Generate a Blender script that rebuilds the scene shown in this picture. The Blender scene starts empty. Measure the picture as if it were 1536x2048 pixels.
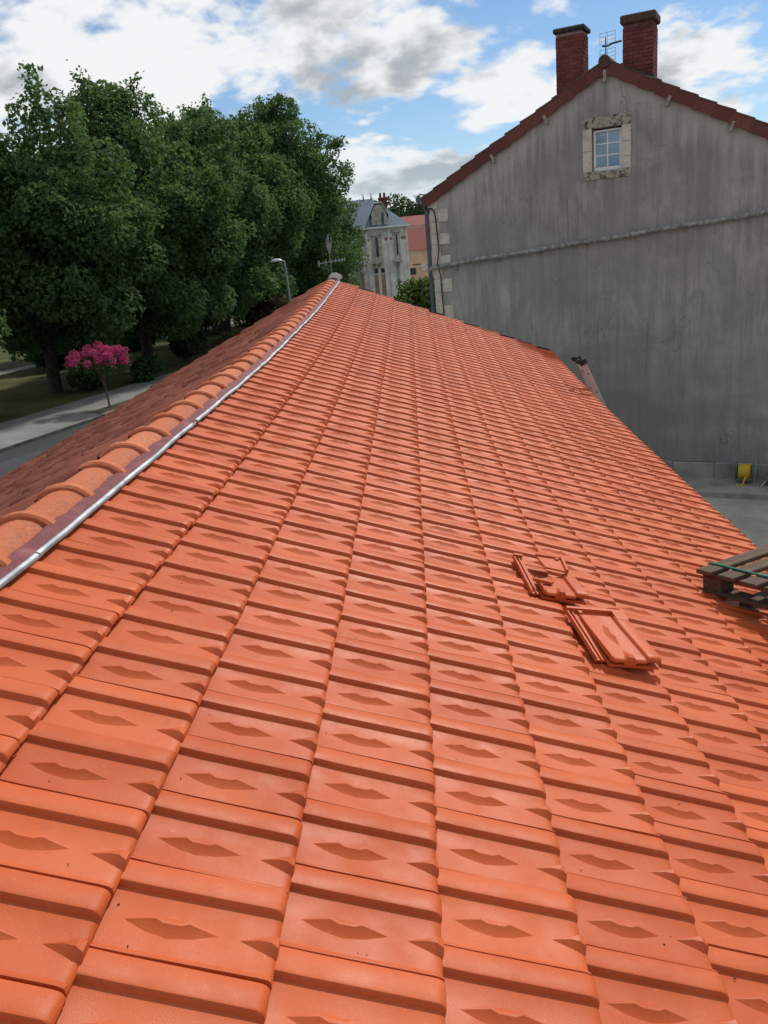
import bpy, bmesh, math, random
import numpy as np
from mathutils import Vector, Matrix
from math import radians as R_, sin, cos, tan, pi

random.seed(7); rng = np.random.default_rng(7)
S = bpy.context.scene
COL = S.collection

# ------------------------------------------------------------------ camera
CAM = np.array([0.904, -1.290, 5.500])
AXR = np.array([0.9957, 0.0288, -0.0854])      # camera right, up, back in world axes
AXU = np.array([0.0726, 0.3050, 0.9503]) * 0.9989
AXB = np.array([0.0531, -0.9520, 0.3011])
AXR /= np.linalg.norm(AXR)
AXB = AXB - AXB.dot(AXR) * AXR; AXB /= np.linalg.norm(AXB)
AXU = np.cross(AXB, AXR)
cd = bpy.data.cameras.new('camera'); cam = bpy.data.objects.new('camera', cd); COL.objects.link(cam)
cam.matrix_world = Matrix([[AXR[0], AXU[0], AXB[0], CAM[0]], [AXR[1], AXU[1], AXB[1], CAM[1]],
                           [AXR[2], AXU[2], AXB[2], CAM[2]], [0, 0, 0, 1]])
cd.sensor_fit = 'VERTICAL'; cd.sensor_height = 36.0; cd.sensor_width = 27.0
cd.lens = 29.0; cd.clip_start = 0.05; cd.clip_end = 4000
S.camera = cam

# ------------------------------------------------------------------ light
SUN_AZ, SUN_EL = R_(29), R_(46)                 # ahead of the camera and a little to its right
sun_vec = Vector((sin(SUN_AZ) * cos(SUN_EL), cos(SUN_AZ) * cos(SUN_EL), sin(SUN_EL)))
ld = bpy.data.lights.new('sun', 'SUN'); ld.energy = 3.7; ld.angle = R_(4); ld.color = (1, .95, .88)
sun = bpy.data.objects.new('sun', ld); COL.objects.link(sun)
sun.rotation_euler = sun_vec.to_track_quat('Z', 'Y').to_euler()
sun.location = (0, 0, 60)

wd = bpy.data.worlds.new('World'); S.world = wd; wd.use_nodes = True
nt = wd.node_tree; nt.nodes.clear()
def wn(t, **k):
    n = nt.nodes.new(t)
    for a, b in k.items(): setattr(n, a, b)
    return n
def wl(a, b): nt.links.new(a, b)
sky = wn('ShaderNodeTexSky', sky_type='NISHITA'); sky.sun_disc = False
sky.sun_elevation = SUN_EL; sky.sun_rotation = SUN_AZ; sky.air_density = 1.0; sky.dust_density = .15; sky.ozone_density = 2.0
tc = wn('ShaderNodeTexCoord'); sep = wn('ShaderNodeSeparateXYZ'); wl(tc.outputs['Generated'], sep.inputs[0])
zz = wn('ShaderNodeMath', operation='MAXIMUM'); wl(sep.outputs[2], zz.inputs[0]); zz.inputs[1].default_value = 0.0
zd = wn('ShaderNodeMath', operation='ADD'); wl(zz.outputs[0], zd.inputs[0]); zd.inputs[1].default_value = .32
inv = wn('ShaderNodeMath', operation='DIVIDE'); inv.inputs[0].default_value = 1.0; wl(zd.outputs[0], inv.inputs[1])
sc = wn('ShaderNodeVectorMath', operation='SCALE'); wl(tc.outputs['Generated'], sc.inputs[0]); wl(inv.outputs[0], sc.inputs['Scale'])
CLOUD_OFF = (18.46, 21.21, 4.9)
off = wn('ShaderNodeVectorMath', operation='ADD'); wl(sc.outputs[0], off.inputs[0]); off.inputs[1].default_value = CLOUD_OFF
def cloud(vec, detail, sc_=2.5):
    a = wn('ShaderNodeTexNoise'); a.inputs['Scale'].default_value = sc_; a.inputs['Detail'].default_value = detail
    a.inputs['Roughness'].default_value = .58; a.inputs['Distortion'].default_value = .2; wl(vec, a.inputs['Vector'])
    v = wn('ShaderNodeTexVoronoi', feature='F1'); v.inputs['Scale'].default_value = 8.5; v.inputs['Detail'].default_value = 2
    wl(vec, v.inputs['Vector'])                       # billows on the cloud edges
    k = wn('ShaderNodeMath', operation='MULTIPLY_ADD'); wl(v.outputs['Distance'], k.inputs[0]); k.inputs[1].default_value = -.13; wl(a.outputs['Fac'], k.inputs[2])
    k2 = wn('ShaderNodeMath', operation='ADD'); wl(k.outputs[0], k2.inputs[0]); k2.inputs[1].default_value = .055
    return k2.outputs[0]
d0 = cloud(off.outputs[0], 9)
sh = wn('ShaderNodeVectorMath', operation='ADD'); wl(off.outputs[0], sh.inputs[0]); sh.inputs[1].default_value = (.02, .03, .11)
d1 = cloud(sh.outputs[0], 8)
cov = wn('ShaderNodeMapRange', interpolation_type='SMOOTHSTEP'); wl(d0, cov.inputs['Value'])
cov.inputs['From Min'].default_value = .345; cov.inputs['From Max'].default_value = .455
dens = wn('ShaderNodeMapRange', interpolation_type='SMOOTHSTEP'); wl(d1, dens.inputs['Value'])
dens.inputs['From Min'].default_value = .42; dens.inputs['From Max'].default_value = .60
ccol = wn('ShaderNodeMix', data_type='RGBA'); wl(dens.outputs[0], ccol.inputs['Factor'])
ccol.inputs['A'].default_value = (11.5, 11.7, 11.8, 1); ccol.inputs['B'].default_value = (5.4, 5.9, 6.4, 1)
hz = wn('ShaderNodeMapRange', interpolation_type='SMOOTHSTEP'); wl(zz.outputs[0], hz.inputs['Value'])   # cloud thins into bright haze at the horizon
hz.inputs['From Min'].default_value = 0; hz.inputs['From Max'].default_value = .14; hz.inputs['To Min'].default_value = .55; hz.inputs['To Max'].default_value = 1
skyg = wn('ShaderNodeMix', data_type='RGBA', blend_type='MULTIPLY'); skyg.inputs['Factor'].default_value = 1
wl(sky.outputs[0], skyg.inputs['A']); skyg.inputs['B'].default_value = (.98, 1.12, 1.26, 1)
cf = wn('ShaderNodeMath', operation='MULTIPLY'); wl(cov.outputs[0], cf.inputs[0]); wl(hz.outputs[0], cf.inputs[1])
mix = wn('ShaderNodeMix', data_type='RGBA'); wl(cf.outputs[0], mix.inputs['Factor']); wl(skyg.outputs['Result'], mix.inputs['A']); wl(ccol.outputs['Result'], mix.inputs['B'])
bg = wn('ShaderNodeBackground'); bg.inputs['Strength'].default_value = .078; wl(mix.outputs['Result'], bg.inputs['Color'])
wd.cycles.sampling_method = 'MANUAL'; wd.cycles.sample_map_resolution = 512
wo = wn('ShaderNodeOutputWorld'); wl(bg.outputs[0], wo.inputs['Surface'])
S.view_settings.view_transform = 'Standard'; S.view_settings.look = 'None'
S.view_settings.exposure = 0.0; S.view_settings.gamma = 1.0; S.view_settings.use_curve_mapping = False

# ------------------------------------------------------------------ materials
MATS = {}
class N:
    """tiny node-material writer"""
    def __init__(s, name, rough=.7, spec=.3):
        s.m = bpy.data.materials.new(name); s.m.use_nodes = True; s.t = s.m.node_tree
        s.b = s.t.nodes['Principled BSDF']; s.b.inputs['Roughness'].default_value = rough
        s.b.inputs['Specular IOR Level'].default_value = spec
        s.co = s.n('ShaderNodeTexCoord').outputs['Object']
        s.geo = s.n('ShaderNodeNewGeometry'); s.oi = s.n('ShaderNodeObjectInfo')
        MATS[name] = s.m
    def n(s, t, **k):
        n = s.t.nodes.new(t)
        for a, b in k.items(): setattr(n, a, b)
        return n
    def l(s, a, b): s.t.links.new(a, b)
    def val(s, x, sock):
        if hasattr(x, 'is_linked') or hasattr(x, 'links'): s.l(x, sock)
        else: sock.default_value = x
    def mapv(s, scale, vec=None, loc=(0, 0, 0)):
        m = s.n('ShaderNodeMapping'); s.l(vec or s.co, m.inputs['Vector'])
        m.inputs['Scale'].default_value = scale; m.inputs['Location'].default_value = loc
        return m.outputs[0]
    def noise(s, scale, detail=4, rough=.55, vec=None, dist=0):
        a = s.n('ShaderNodeTexNoise'); a.inputs['Scale'].default_value = scale; a.inputs['Detail'].default_value = detail
        a.inputs['Roughness'].default_value = rough; a.inputs['Distortion'].default_value = dist
        s.l(vec or s.co, a.inputs['Vector']); return a.outputs['Fac']
    def ramp(s, fac, lo, hi, a=0., b=1.):
        m = s.n('ShaderNodeMapRange', interpolation_type='SMOOTHSTEP'); s.l(fac, m.inputs['Value'])
        m.inputs['From Min'].default_value = lo; m.inputs['From Max'].default_value = hi
        m.inputs['To Min'].default_value = a; m.inputs['To Max'].default_value = b; return m.outputs[0]
    def math(s, op, a, b=0.):
        m = s.n('ShaderNodeMath', operation=op); s.val(a, m.inputs[0]); s.val(b, m.inputs[1]); return m.outputs[0]
    def mix(s, f, a, b, mode='MIX'):
        m = s.n('ShaderNodeMix', data_type='RGBA', blend_type=mode)
        s.val(f, m.inputs['Factor'])
        for x, k in ((a, 'A'), (b, 'B')):
            if isinstance(x, tuple): m.inputs[k].default_value = (*x, 1)
            else: s.l(x, m.inputs[k])
        return m.outputs['Result']
    def col(s, x):
        if isinstance(x, tuple): s.b.inputs['Base Color'].default_value = (*x, 1)
        else: s.l(x, s.b.inputs['Base Color'])
    def bump(s, h, strength=.3, dist=.01):
        b = s.n('ShaderNodeBump'); b.inputs['Strength'].default_value = strength; b.inputs['Distance'].default_value = dist
        s.l(h, b.inputs['Height']); s.l(b.outputs[0], s.b.inputs['Normal'])
    def pos(s): return s.geo.outputs['Position']
    def rnd(s):   # one random number per piece, whether it is an object of its own or joined
        at = s.n('ShaderNodeAttribute', attribute_name='rnd')
        return s.math('FRACT', s.math('ADD', s.oi.outputs['Random'], at.outputs['Fac']))

def simple(name, c, rough=.7, var=.25, scale=6, spec=.3, bump=.15, metal=0.):
    m = N(name, rough, spec)
    f = m.noise(scale, 6)
    dark = tuple(x * (1 - var) for x in c); lite = tuple(min(1, x * (1 + var)) for x in c)
    m.col(m.mix(m.ramp(f, .3, .7), dark, lite))
    if bump: m.bump(m.noise(scale * 8, 3), bump, .01)
    m.b.inputs['Metallic'].default_value = metal
    return m

# new glazed terracotta
m = N('terracotta', .5, .19)
r = m.rnd()
c = m.mix(r, (.405, .072, .018), (.510, .102, .028))
c = m.mix(m.ramp(m.noise(5, 4, vec=m.pos()), .35, .7, 0, .55), c, (.520, .116, .038))
c = m.mix(m.ramp(m.noise(28, 3, vec=m.pos()), .55, .8, 0, .35), c, (.42, .070, .018))
c = m.mix(m.ramp(m.noise(90, 5, .75, vec=m.pos()), .56, .74, 0, .5), c, (.60, .17, .085))     # dust and scuffs
c = m.mix(m.ramp(m.noise(260, 2, vec=m.pos()), .72, .75), c, (.16, .045, .02))
c = m.mix(m.ramp(m.noise(14, 6, .7, vec=m.pos()), .60, .78, 0, .3), c, (.36, .075, .030))
m.col(c); m.l(m.ramp(m.noise(9, 4, vec=m.pos()),   .3, .7, .40, .58), m.b.inputs['Roughness'])
m.bump(m.noise(300, 4, .7, vec=m.pos()), .16, .004)
# ridge caps: paler orange with grey-black mould on the flank
m = N('ridge_clay', .8, .18)
c = m.mix(m.rnd(), (.43, .115, .050), (.54, .170, .080))
c = m.mix(m.ramp(m.noise(22, 5, vec=m.pos()), .35, .7, 0, .6), c, (.46, .16, .085))
at = m.n('ShaderNodeAttribute', attribute_name='mould')
mo = m.math('MULTIPLY', at.outputs['Fac'], m.ramp(m.noise(70, 6, .75, vec=m.pos()), .42, .68, .0, .62))
c = m.mix(mo, c, (.10, .085, .07)); m.col(c); m.bump(m.noise(120, 4, vec=m.pos()), .25, .006)
# old tiles of the street slope
m = N('old_clay', .8, .2)
c = m.mix(m.rnd(), (.185, .050, .032), (.400, .135, .082))
c = m.mix(m.ramp(m.noise(9, 6, .7, vec=m.pos()), .5, .75, 0, .8), c, (.42, .20, .14))
c = m.mix(m.ramp(m.noise(2, 4, vec=m.pos()), .5, .8, 0, .4), c, (.20, .075, .055)); m.col(c); m.bump(m.noise(60, 4, vec=m.pos()), .3, .008)
# verge tiles of the gable house
m = N('verge_clay', .85, .2)
c = m.mix(m.rnd(), (.125, .040, .034), (.20, .065, .052))
c = m.mix(m.ramp(m.noise(7, 6, .7, vec=m.pos()), .45, .7), c, (.10, .050, .050))
c = m.mix(m.ramp(m.noise(16, 6, .75, vec=m.pos()), .53, .66), c, (.055, .055, .05)); m.col(c); m.bump(m.noise(40, 5, vec=m.pos()), .4, .01)
m = N('lichen_clay', .95, .15)
c = m.mix(m.ramp(m.noise(14, 6, .7, vec=m.pos()), .42, .62), (.12, .055, .045), (.050, .052, .045)); m.col(c); m.bump(m.noise(45, 5, vec=m.pos()), .5, .012)
# far roof
m = N('far_tile', .85, .2)
wv = m.n('ShaderNodeTexWave', wave_type='BANDS', bands_direction='X'); wv.inputs['Scale'].default_value = 1.3; m.l(m.co, wv.inputs['Vector'])
c = m.mix(wv.outputs['Fac'], (.15, .045, .036), (.28, .085, .062)); c = m.mix(m.ramp(m.noise(2.5, 5), .4, .7, 0, .6), c, (.21, .06, .048)); m.col(c)
# grey render with long vertical streaks
m = N('streaked_render', .92, .15)
P = m.pos()
st = m.noise(1, 7, .65, vec=m.mapv((6.5, 6.5, .42), P)); st2 = m.noise(1, 6, .6, vec=m.mapv((22, 22, 1.3), P)); big = m.noise(.55, 5, .6, vec=P)
hor = m.noise(1, 5, .6, vec=m.mapv((.45, .45, 2.6), P))
blo = m.noise(1, 8, .72, vec=m.mapv((1.7, 1.7, 1.1), P), dist=.6)
c = m.mix(m.ramp(blo, .30, .70), (.255, .246, .238), (.410, .390, .370))
c = m.mix(m.ramp(st, .40, .68, 0, .55), c, (.195, .188, .182))
c = m.mix(m.ramp(st2, .46, .70, 0, .45), c, (.165, .160, .157))
c = m.mix(m.ramp(big, .42, .66, 0, .55), c, (.225, .218, .213))
at = m.n('ShaderNodeAttribute', attribute_name='below')          # metres below the roof edge: the overhang keeps that band clean
cl = m.math('ADD', at.outputs['Fac'], m.ramp(st, .3, .7, -.35, .35))
c = m.mix(m.ramp(cl, .15, .95, .6, 0), c, (.46, .425, .395))
low = m.math('ADD', at.outputs['Fac'], m.ramp(hor, .3, .7, -.7, .7))
c = m.mix(m.ramp(low, 4.3, 7.0, 0, .6), c, (.165, .162, .158))
c = m.mix(m.math('MULTIPLY', m.ramp(m.noise(1, 3, vec=m.mapv((1.6, 1.6, .25), P)), .56, .70, 0, .4), m.ramp(at.outputs['Fac'], 1.8, 3.2)), c, (.20, .24, .215))
c = m.mix(m.ramp(m.noise(9, 8, .75, vec=P), .55, .72, 0, .45), c, (.16, .157, .157))
c = m.mix(m.ramp(m.noise(60, 3, vec=P), .62, .75, 0, .35), c, (.09, .09, .09))
ck = m.n('ShaderNodeTexVoronoi', feature='DISTANCE_TO_EDGE'); ck.inputs['Scale'].default_value = .75
wa = m.n('ShaderNodeVectorMath', operation='ADD'); nz = m.n('ShaderNodeTexNoise'); nz.inputs['Scale'].default_value = 3; nz.inputs['Detail'].default_value = 6; m.l(P, nz.inputs['Vector'])
m.l(P, wa.inputs[0]); m.l(nz.outputs['Color'], wa.inputs[1]); m.l(wa.outputs[0], ck.inputs['Vector'])
c = m.mix(m.math('MULTIPLY', m.ramp(ck.outputs['Distance'], .0, .009, .6, 0), m.ramp(m.noise(.6, 3, vec=P), .52, .60)), c, (.07, .07, .07))
m.col(c); m.bump(m.noise(70, 5, .7, vec=P), .45, .012)
# limestone
m = N('limestone', .9, .2)
c = m.mix(m.ramp(m.noise(5, 5, vec=m.pos()), .3, .7), (.46, .42, .355), (.60, .56, .48))
c = m.mix(m.ramp(m.noise(30, 5, .7, vec=m.pos()), .56, .68), c, (.13, .12, .11)); m.col(c); m.bump(m.noise(45, 5, vec=m.pos()), .4, .01)
m = N('lichen_stone', .95, .15)
c = m.mix(m.ramp(m.noise(11, 6, .7, vec=m.pos()), .48, .60), (.36, .33, .28), (.075, .072, .070)); m.col(c); m.bump(m.noise(45, 5, vec=m.pos()), .5, .012)
m = N('brick', .88, .2)
c = m.mix(m.rnd(), (.115, .036, .032), (.195, .064, .052)); c = m.mix(m.ramp(m.noise(20, 4, vec=m.pos()), .5, .75, 0, .6), c, (.10, .04, .038)); m.col(c); m.bump(m.noise(70, 4, vec=m.pos()), .4, .008)
simple('mortar', (.26, .19, .17), .95, .3, 14, .1)
simple('dark_mortar', (.12, .062, .055), .95, .35, 9, .1)
simple('tar', (.035, .037, .042), .8, .4, 14, .3, .5)
simple('cement', (.175, .150, .135), .95, .4, 13, .15, .6)
# zinc
m = N('zinc', .6, .4); m.b.inputs['Metallic'].default_value = .45
m.col(m.mix(m.ramp(m.noise(7, 6, .7, vec=m.pos()), .35, .68), (.24, .27, .30), (.44, .48, .52))); m.bump(m.noise(30, 3, vec=m.pos()), .15, .004)
m = N('old_zinc', .6, .4); m.b.inputs['Metallic'].default_value = .3
m.col(m.mix(m.ramp(m.noise(11, 6, .7, vec=m.pos()), .42, .62), (.17, .175, .175), (.36, .36, .345)))
simple('slate_pipe', (.065, .085, .105), .55, .2, 5, .4, .05)
# ridge membrane
m = N('membrane', .72, .3)
vv = m.n('ShaderNodeTexVoronoi'); vv.inputs['Scale'].default_value = 190; m.l(m.pos(), vv.inputs['Vector'])
c = m.mix(m.ramp(vv.outputs['Distance'], .1, .6), (.225, .062, .066), (.135, .034, .040))
c = m.mix(m.ramp(m.noise(7, 5, vec=m.pos()), .5, .75, 0, .5), c, (.36, .14, .14)); m.col(c); m.bump(vv.outputs['Distance'], .5, .003)
simple('black_sheet', (.016, .014, .014), .8, .3, 5)
simple('black_rubber', (.015, .015, .016), .5, .3, 9)
simple('white_pvc', (.74, .76, .78), .4, .06, 4, .4, 0)
simple('wood_end', (.30, .27, .235), .85, .3, 18, .2, .4)
m = N('pallet_wood', .85, .2)
g = m.noise(1, 6, .65, vec=m.mapv((3.5, 70, 70)))
c = m.mix(m.ramp(g, .3, .7), (.060, .038, .024), (.165, .105, .065)); c = m.mix(m.rnd(), c, m.mix(.5, c, (.085, .065, .055)))
c = m.mix(m.ramp(m.noise(6, 5, .7), .5, .75, 0, .7), c, (.055, .045, .042)); m.col(c); m.bump(g, .5, .006)
simple('strap', (.012, .175, .125), .35, .15, 5, .5, 0)
m = simple('aluminium', (.40, .33, .33), .45, .08, 6, .5, .05, .55)  # pink reflection of the tiled roof put into the metal's base colour
simple('steel', (.10, .10, .105), .5, .3, 9, .5, .1, .6)
simple('hose', (.56, .36, .03), .45, .15, 30, .4, 0)
simple('green_plastic', (.012, .115, .075), .4, .2, 6, .4, 0)
simple('pale_metal', (.42, .45, .46), .45, .1, 6, .5, 0, .5)
simple('lamp_grey', (.20, .215, .23), .5, .1, 6, .4, 0, .3)
simple('weathervane_metal', (.20, .225, .245), .5, .15, 9, .4, 0, .3)
# panes
m = N('glass', .04, .6); m.col((.02, .035, .05))
tr = m.n('ShaderNodeBsdfTransparent'); tr.inputs[0].default_value = (.50, .64, .74, 1); gl = m.n('ShaderNodeBsdfGlossy'); gl.inputs['Roughness'].default_value = .03
gl.inputs['Color'].default_value = (.75, .88, 1, 1)
mx = m.n('ShaderNodeMixShader'); mx.inputs[0].default_value = .16; m.l(tr.outputs[0], mx.inputs[1]); m.l(gl.outputs[0], mx.inputs[2])
m.l(mx.outputs[0], m.t.nodes['Material Output'].inputs['Surface'])
simple('blind', (.17, .27, .34), .9, .06, 3, .1, 0)
simple('room', (.04, .08, .13), .9, .1, 3, .1, 0)
simple('dark_glass', (.035, .042, .05), .12, .2, 3, .5, 0)
simple('white_plaster', (.74, .71, .65), .92, .16, 1.3, .15, .1)
simple('weathered_stone', (.50, .465, .41), .92, .3, 4, .15, .2)
simple('far_shutter', (.37, .395, .40), .7, .1, 2, .2, 0)
simple('far_door', (.35, .255, .155), .7, .15, 2, .2, 0)
simple('far_brick', (.33, .17, .115), .9, .15, 6, .1, 0)
simple('peach_plaster', (.56, .40, .27), .92, .12, 1, .1, .05)
m = N('slate', .45, .35); m.col(m.mix(m.ramp(m.noise(3, 5), .3, .7), (.055, .085, .135), (.09, .135, .20)))
m.bump(m.noise(1, 2, vec=m.mapv((2, 2, 9))), .2, .02)
# vegetation
def leafmat(name, a, b, trans=.28, rough=.5):
    m = N(name, .65, .08)
    ri = m.geo.outputs['Random Per Island']
    c = m.mix(ri, a, b); c = m.mix(m.ramp(m.noise(.55, 4, vec=m.pos()), .38, .66, 0, .5), c, tuple(x * .55 for x in a)); m.col(c)
    tl = m.n('ShaderNodeBsdfTranslucent'); m.l(m.mix(.5, c, (b[0] * 1.25, b[1] * 1.25, b[2] * .7)), tl.inputs['Color'])
    mx = m.n('ShaderNodeMixShader'); mx.inputs[0].default_value = trans
    m.l(m.b.outputs[0], mx.inputs[1]); m.l(tl.outputs[0], mx.inputs[2]); m.l(mx.outputs[0], m.t.nodes['Material Output'].inputs['Surface'])
leafmat('plane_leaf', (.050, .108, .050), (.115, .190, .068), .42)
leafmat('shrub_leaf', (.045, .080, .022), (.115, .165, .040))
leafmat('dark_leaf', (.034, .070, .030), (.065, .110, .042), .3)
leafmat('far_leaf', (.050, .085, .045), (.085, .13, .06), .25)
leafmat('rusty_leaf', (.075, .045, .028), (.115, .085, .04), .25)
leafmat('dry_grass', (.13, .115, .05), (.25, .22, .11), .2)
leafmat('pink_flower', (.38, .035, .16), (.58, .095, .25), .3)
simple('bark', (.055, .046, .036), .95, .4, 7, .1, .6)
simple('myrtle_bark', (.12, .09, .065), .9, .3, 9, .1, .3)
# grounds
m = N('lawn', .95, .1)
c = m.mix(m.ramp(m.noise(.35, 6, .65, vec=m.pos()), .38, .62), (.045, .058, .020), (.090, .090, .034)); c = m.mix(m.ramp(m.noise(.8, 6, .7, vec=m.pos()), .52, .68), c, (.115, .085, .050)); c = m.mix(m.ramp(m.noise(30, 3, vec=m.pos()), .4, .7, 0, .5), c, (.035, .045, .016)); m.col(c); m.bump(m.noise(40, 3, vec=m.pos()), .6, .03)
m = N('asphalt', .85, .3)
c = m.mix(m.ramp(m.noise(.8, 5, vec=m.pos()), .3, .7), (.030, .034, .038), (.046, .050, .054)); c = m.mix(m.ramp(m.noise(160, 2, vec=m.pos()), .5, .7), c, (.065, .066, .068)); m.col(c); m.bump(m.noise(180, 2, vec=m.pos()), .4, .006)
m = N('patch_asphalt', .85, .3); m.col(m.mix(m.noise(60, 3, vec=m.pos()), (.020, .022, .024), (.040, .042, .044))); m.bump(m.noise(180, 2, vec=m.pos()), .4, .006)
m = N('footpath', .92, .2)
c = m.mix(m.ramp(m.noise(.6, 6, .65, vec=m.pos()), .3, .7), (.14, .142, .136), (.21, .21, .198)); c = m.mix(m.ramp(m.noise(1, 5, .7, vec=m.mapv((.35, 2.2, 1), m.pos())), .55, .7, 0, .6), c, (.055, .056, .056)); c = m.mix(m.ramp(m.noise(90, 2, vec=m.pos()), .5, .75, 0, .5), c, (.25, .246, .235)); m.col(c)
simple('kerbstone', (.085, .085, .082), .95, .25, 3, .05, .3)
m = N('yard', .95, .15)
c = m.mix(m.ramp(m.noise(1.1, 6, .7, vec=m.pos()), .35, .65), (.27, .26, .22), (.40, .385, .325)); c = m.mix(m.ramp(m.noise(35, 4, .7, vec=m.pos()), .5, .7), c, (.45, .425, .365)); m.col(c); m.bump(m.noise(50, 4, vec=m.pos()), .6, .02)
m = N('yard_slab', .93, .15)
c = m.mix(m.ramp(m.noise(2.1, 6, .7, vec=m.pos()), .35, .65), (.20, .195, .18), (.31, .30, .275)); m.col(c); m.bump(m.noise(40, 4, vec=m.pos()), .5, .012)
m = N('soil', .95, .1); m.col(m.mix(m.ramp(m.noise(1.3, 6, .7, vec=m.pos()), .35, .65), (.045, .035, .026), (.085, .066, .045))); m.bump(m.noise(20, 4, vec=m.pos()), .6, .03)
m = N('country', .95, .1); m.col(m.mix(m.ramp(m.noise(.03, 5, vec=m.pos()), .35, .65), (.07, .085, .035), (.14, .13, .065)))
simple('leaf_litter', (.075, .035, .02), .9, .5, 200, .1, 0)
simple('grey_wall', (.33, .30, .27), .95, .2, 2, .1, .2)

# ------------------------------------------------------------------ builders
def tag(o, label=None, cat=None, group=None, kind=None):
    if label: o['label'] = label
    if cat: o['category'] = cat
    if group: o['group'] = group
    if kind: o['kind'] = kind
    return o
def empty(name, loc, label=None, cat=None, group=None):
    o = bpy.data.objects.new(name, None); COL.objects.link(o); o.location = loc; o.empty_display_size = .2
    return tag(o, label, cat, group)
def smooth_mesh(me, ang=35):
    me.shade_smooth(); me.set_sharp_from_angle(angle=R_(ang))
class MB:
    def __init__(s): s.v = []; s.f = []; s.attr = {}
    def add(s, verts, faces):
        k = len(s.v); s.v.extend([tuple(map(float, p)) for p in verts]); s.f.extend([tuple(k + i for i in f) for f in faces]); return s
    def box(s, c, h, ax=None):
        ax = ax or ((1, 0, 0), (0, 1, 0), (0, 0, 1)); ax = [np.array(a, float) for a in ax]; c = np.array(c, float)
        vs = [c + sx * h[0] * ax[0] + sy * h[1] * ax[1] + sz * h[2] * ax[2] for sz in (-1, 1) for sy in (-1, 1) for sx in (-1, 1)]
        fl = [(0, 2, 3, 1), (4, 5, 7, 6), (0, 1, 5, 4), (2, 6, 7, 3), (0, 4, 6, 2), (1, 3, 7, 5)]
        if np.dot(np.cross(ax[0], ax[1]), ax[2]) < 0: fl = [f[::-1] for f in fl]
        return s.add(vs, fl)
    def prism(s, poly, d):
        """poly: outline (3D, ccw seen from +d side reversed ok), d: extrusion vector"""
        poly = [np.array(p, float) for p in poly]; d = np.array(d, float); n = len(poly)
        nn = sum((np.cross(poly[i] - poly[0], poly[(i + 1) % n] - poly[0]) for i in range(1, n - 1)), np.zeros(3))
        if np.dot(nn, d) > 0: poly = poly[::-1]
        vs = poly + [p + d for p in poly]
        return s.add(vs, [tuple(range(n)), tuple(range(2 * n - 1, n - 1, -1))] + [(i, i + n, (i + 1) % n + n, (i + 1) % n)[::1] for i in range(n)])
    def tube(s, path, r, seg=8, cap=True):
        path = [np.array(p, float) for p in path]; n = len(path); rr = r if hasattr(r, '__len__') else [r] * n
        k = len(s.v); up = None
        for i, p in enumerate(path):
            t = path[min(i + 1, n - 1)] - path[max(i - 1, 0)]; t /= np.linalg.norm(t) + 1e-9
            if up is None:
                up = np.cross(t, (0, 0, 1.)) if abs(t[2]) < .9 else np.cross(t, (1., 0, 0))
            a = up - t * np.dot(up, t); a /= np.linalg.norm(a) + 1e-9; b = np.cross(t, a); up = a
            for q in range(seg):
                th = 2 * pi * q / seg; s.v.append(tuple(p + rr[i] * (a * cos(th) + b * sin(th))))
        for i in range(n - 1):
            for q in range(seg):
                q2 = (q + 1) % seg; s.f.append((k + i * seg + q, k + i * seg + q2, k + (i + 1) * seg + q2, k + (i + 1) * seg + q))
        if cap:
            s.f.append(tuple(k + q for q in range(seg))[::-1]); s.f.append(tuple(k + (n - 1) * seg + q for q in range(seg)))
        return s
    def mesh(s, name, mat, smooth=0, bevel=0):
        me = bpy.data.meshes.new(name); me.from_pydata(s.v, [], s.f); me.update()
        if bevel:
            bm = bmesh.new(); bm.from_mesh(me); bmesh.ops.bevel(bm, geom=list(bm.edges), offset=bevel, segments=1, affect='EDGES', clamp_overlap=True); bm.to_mesh(me); bm.free()
        me.materials.append(MATS[mat])
        if smooth: smooth_mesh(me, smooth)
        return me
    def build(s, name, mat, par=None, smooth=0, bevel=0, local=None):
        me = s.mesh(name, mat, smooth, bevel)
        o = bpy.data.objects.new(name, me); COL.objects.link(o)
        if par is not None:
            o.parent = par; o.matrix_parent_inverse = WINV(par)
        return o
def WINV(p):
    M = Matrix.Identity(4); q = p
    while q is not None:
        M = (q.matrix_parent_inverse @ Matrix.Translation(q.location)) @ M if q.parent else Matrix.Translation(q.location) @ M
        q = q.parent
    return M.inverted()
def link(name, me, par=None, M=None):
    o = bpy.data.objects.new(name, me); COL.objects.link(o)
    if par is not None: o.parent = par; o.matrix_parent_inverse = WINV(par)
    if M is not None: o.matrix_basis = M
    return o
def np_mesh(name, V, F, mat, smooth=0, attr=None):
    me = bpy.data.meshes.new(name); n = len(V); k = F.shape[1]
    me.vertices.add(n); me.vertices.foreach_set('co', V.astype(np.float32).ravel())
    me.loops.add(F.size); me.loops.foreach_set('vertex_index', F.astype(np.int32).ravel())
    me.polygons.add(len(F)); me.polygons.foreach_set('loop_start', np.arange(0, F.size, k, dtype=np.int32))
    me.update(calc_edges=True)
    if attr:
        for a, vals in attr.items():
            at = me.attributes.new(a, 'FLOAT', 'POINT'); at.data.foreach_set('value', vals.astype(np.float32))
    me.materials.append(MATS[mat])
    if smooth: smooth_mesh(me, smooth)
    return me
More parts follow.
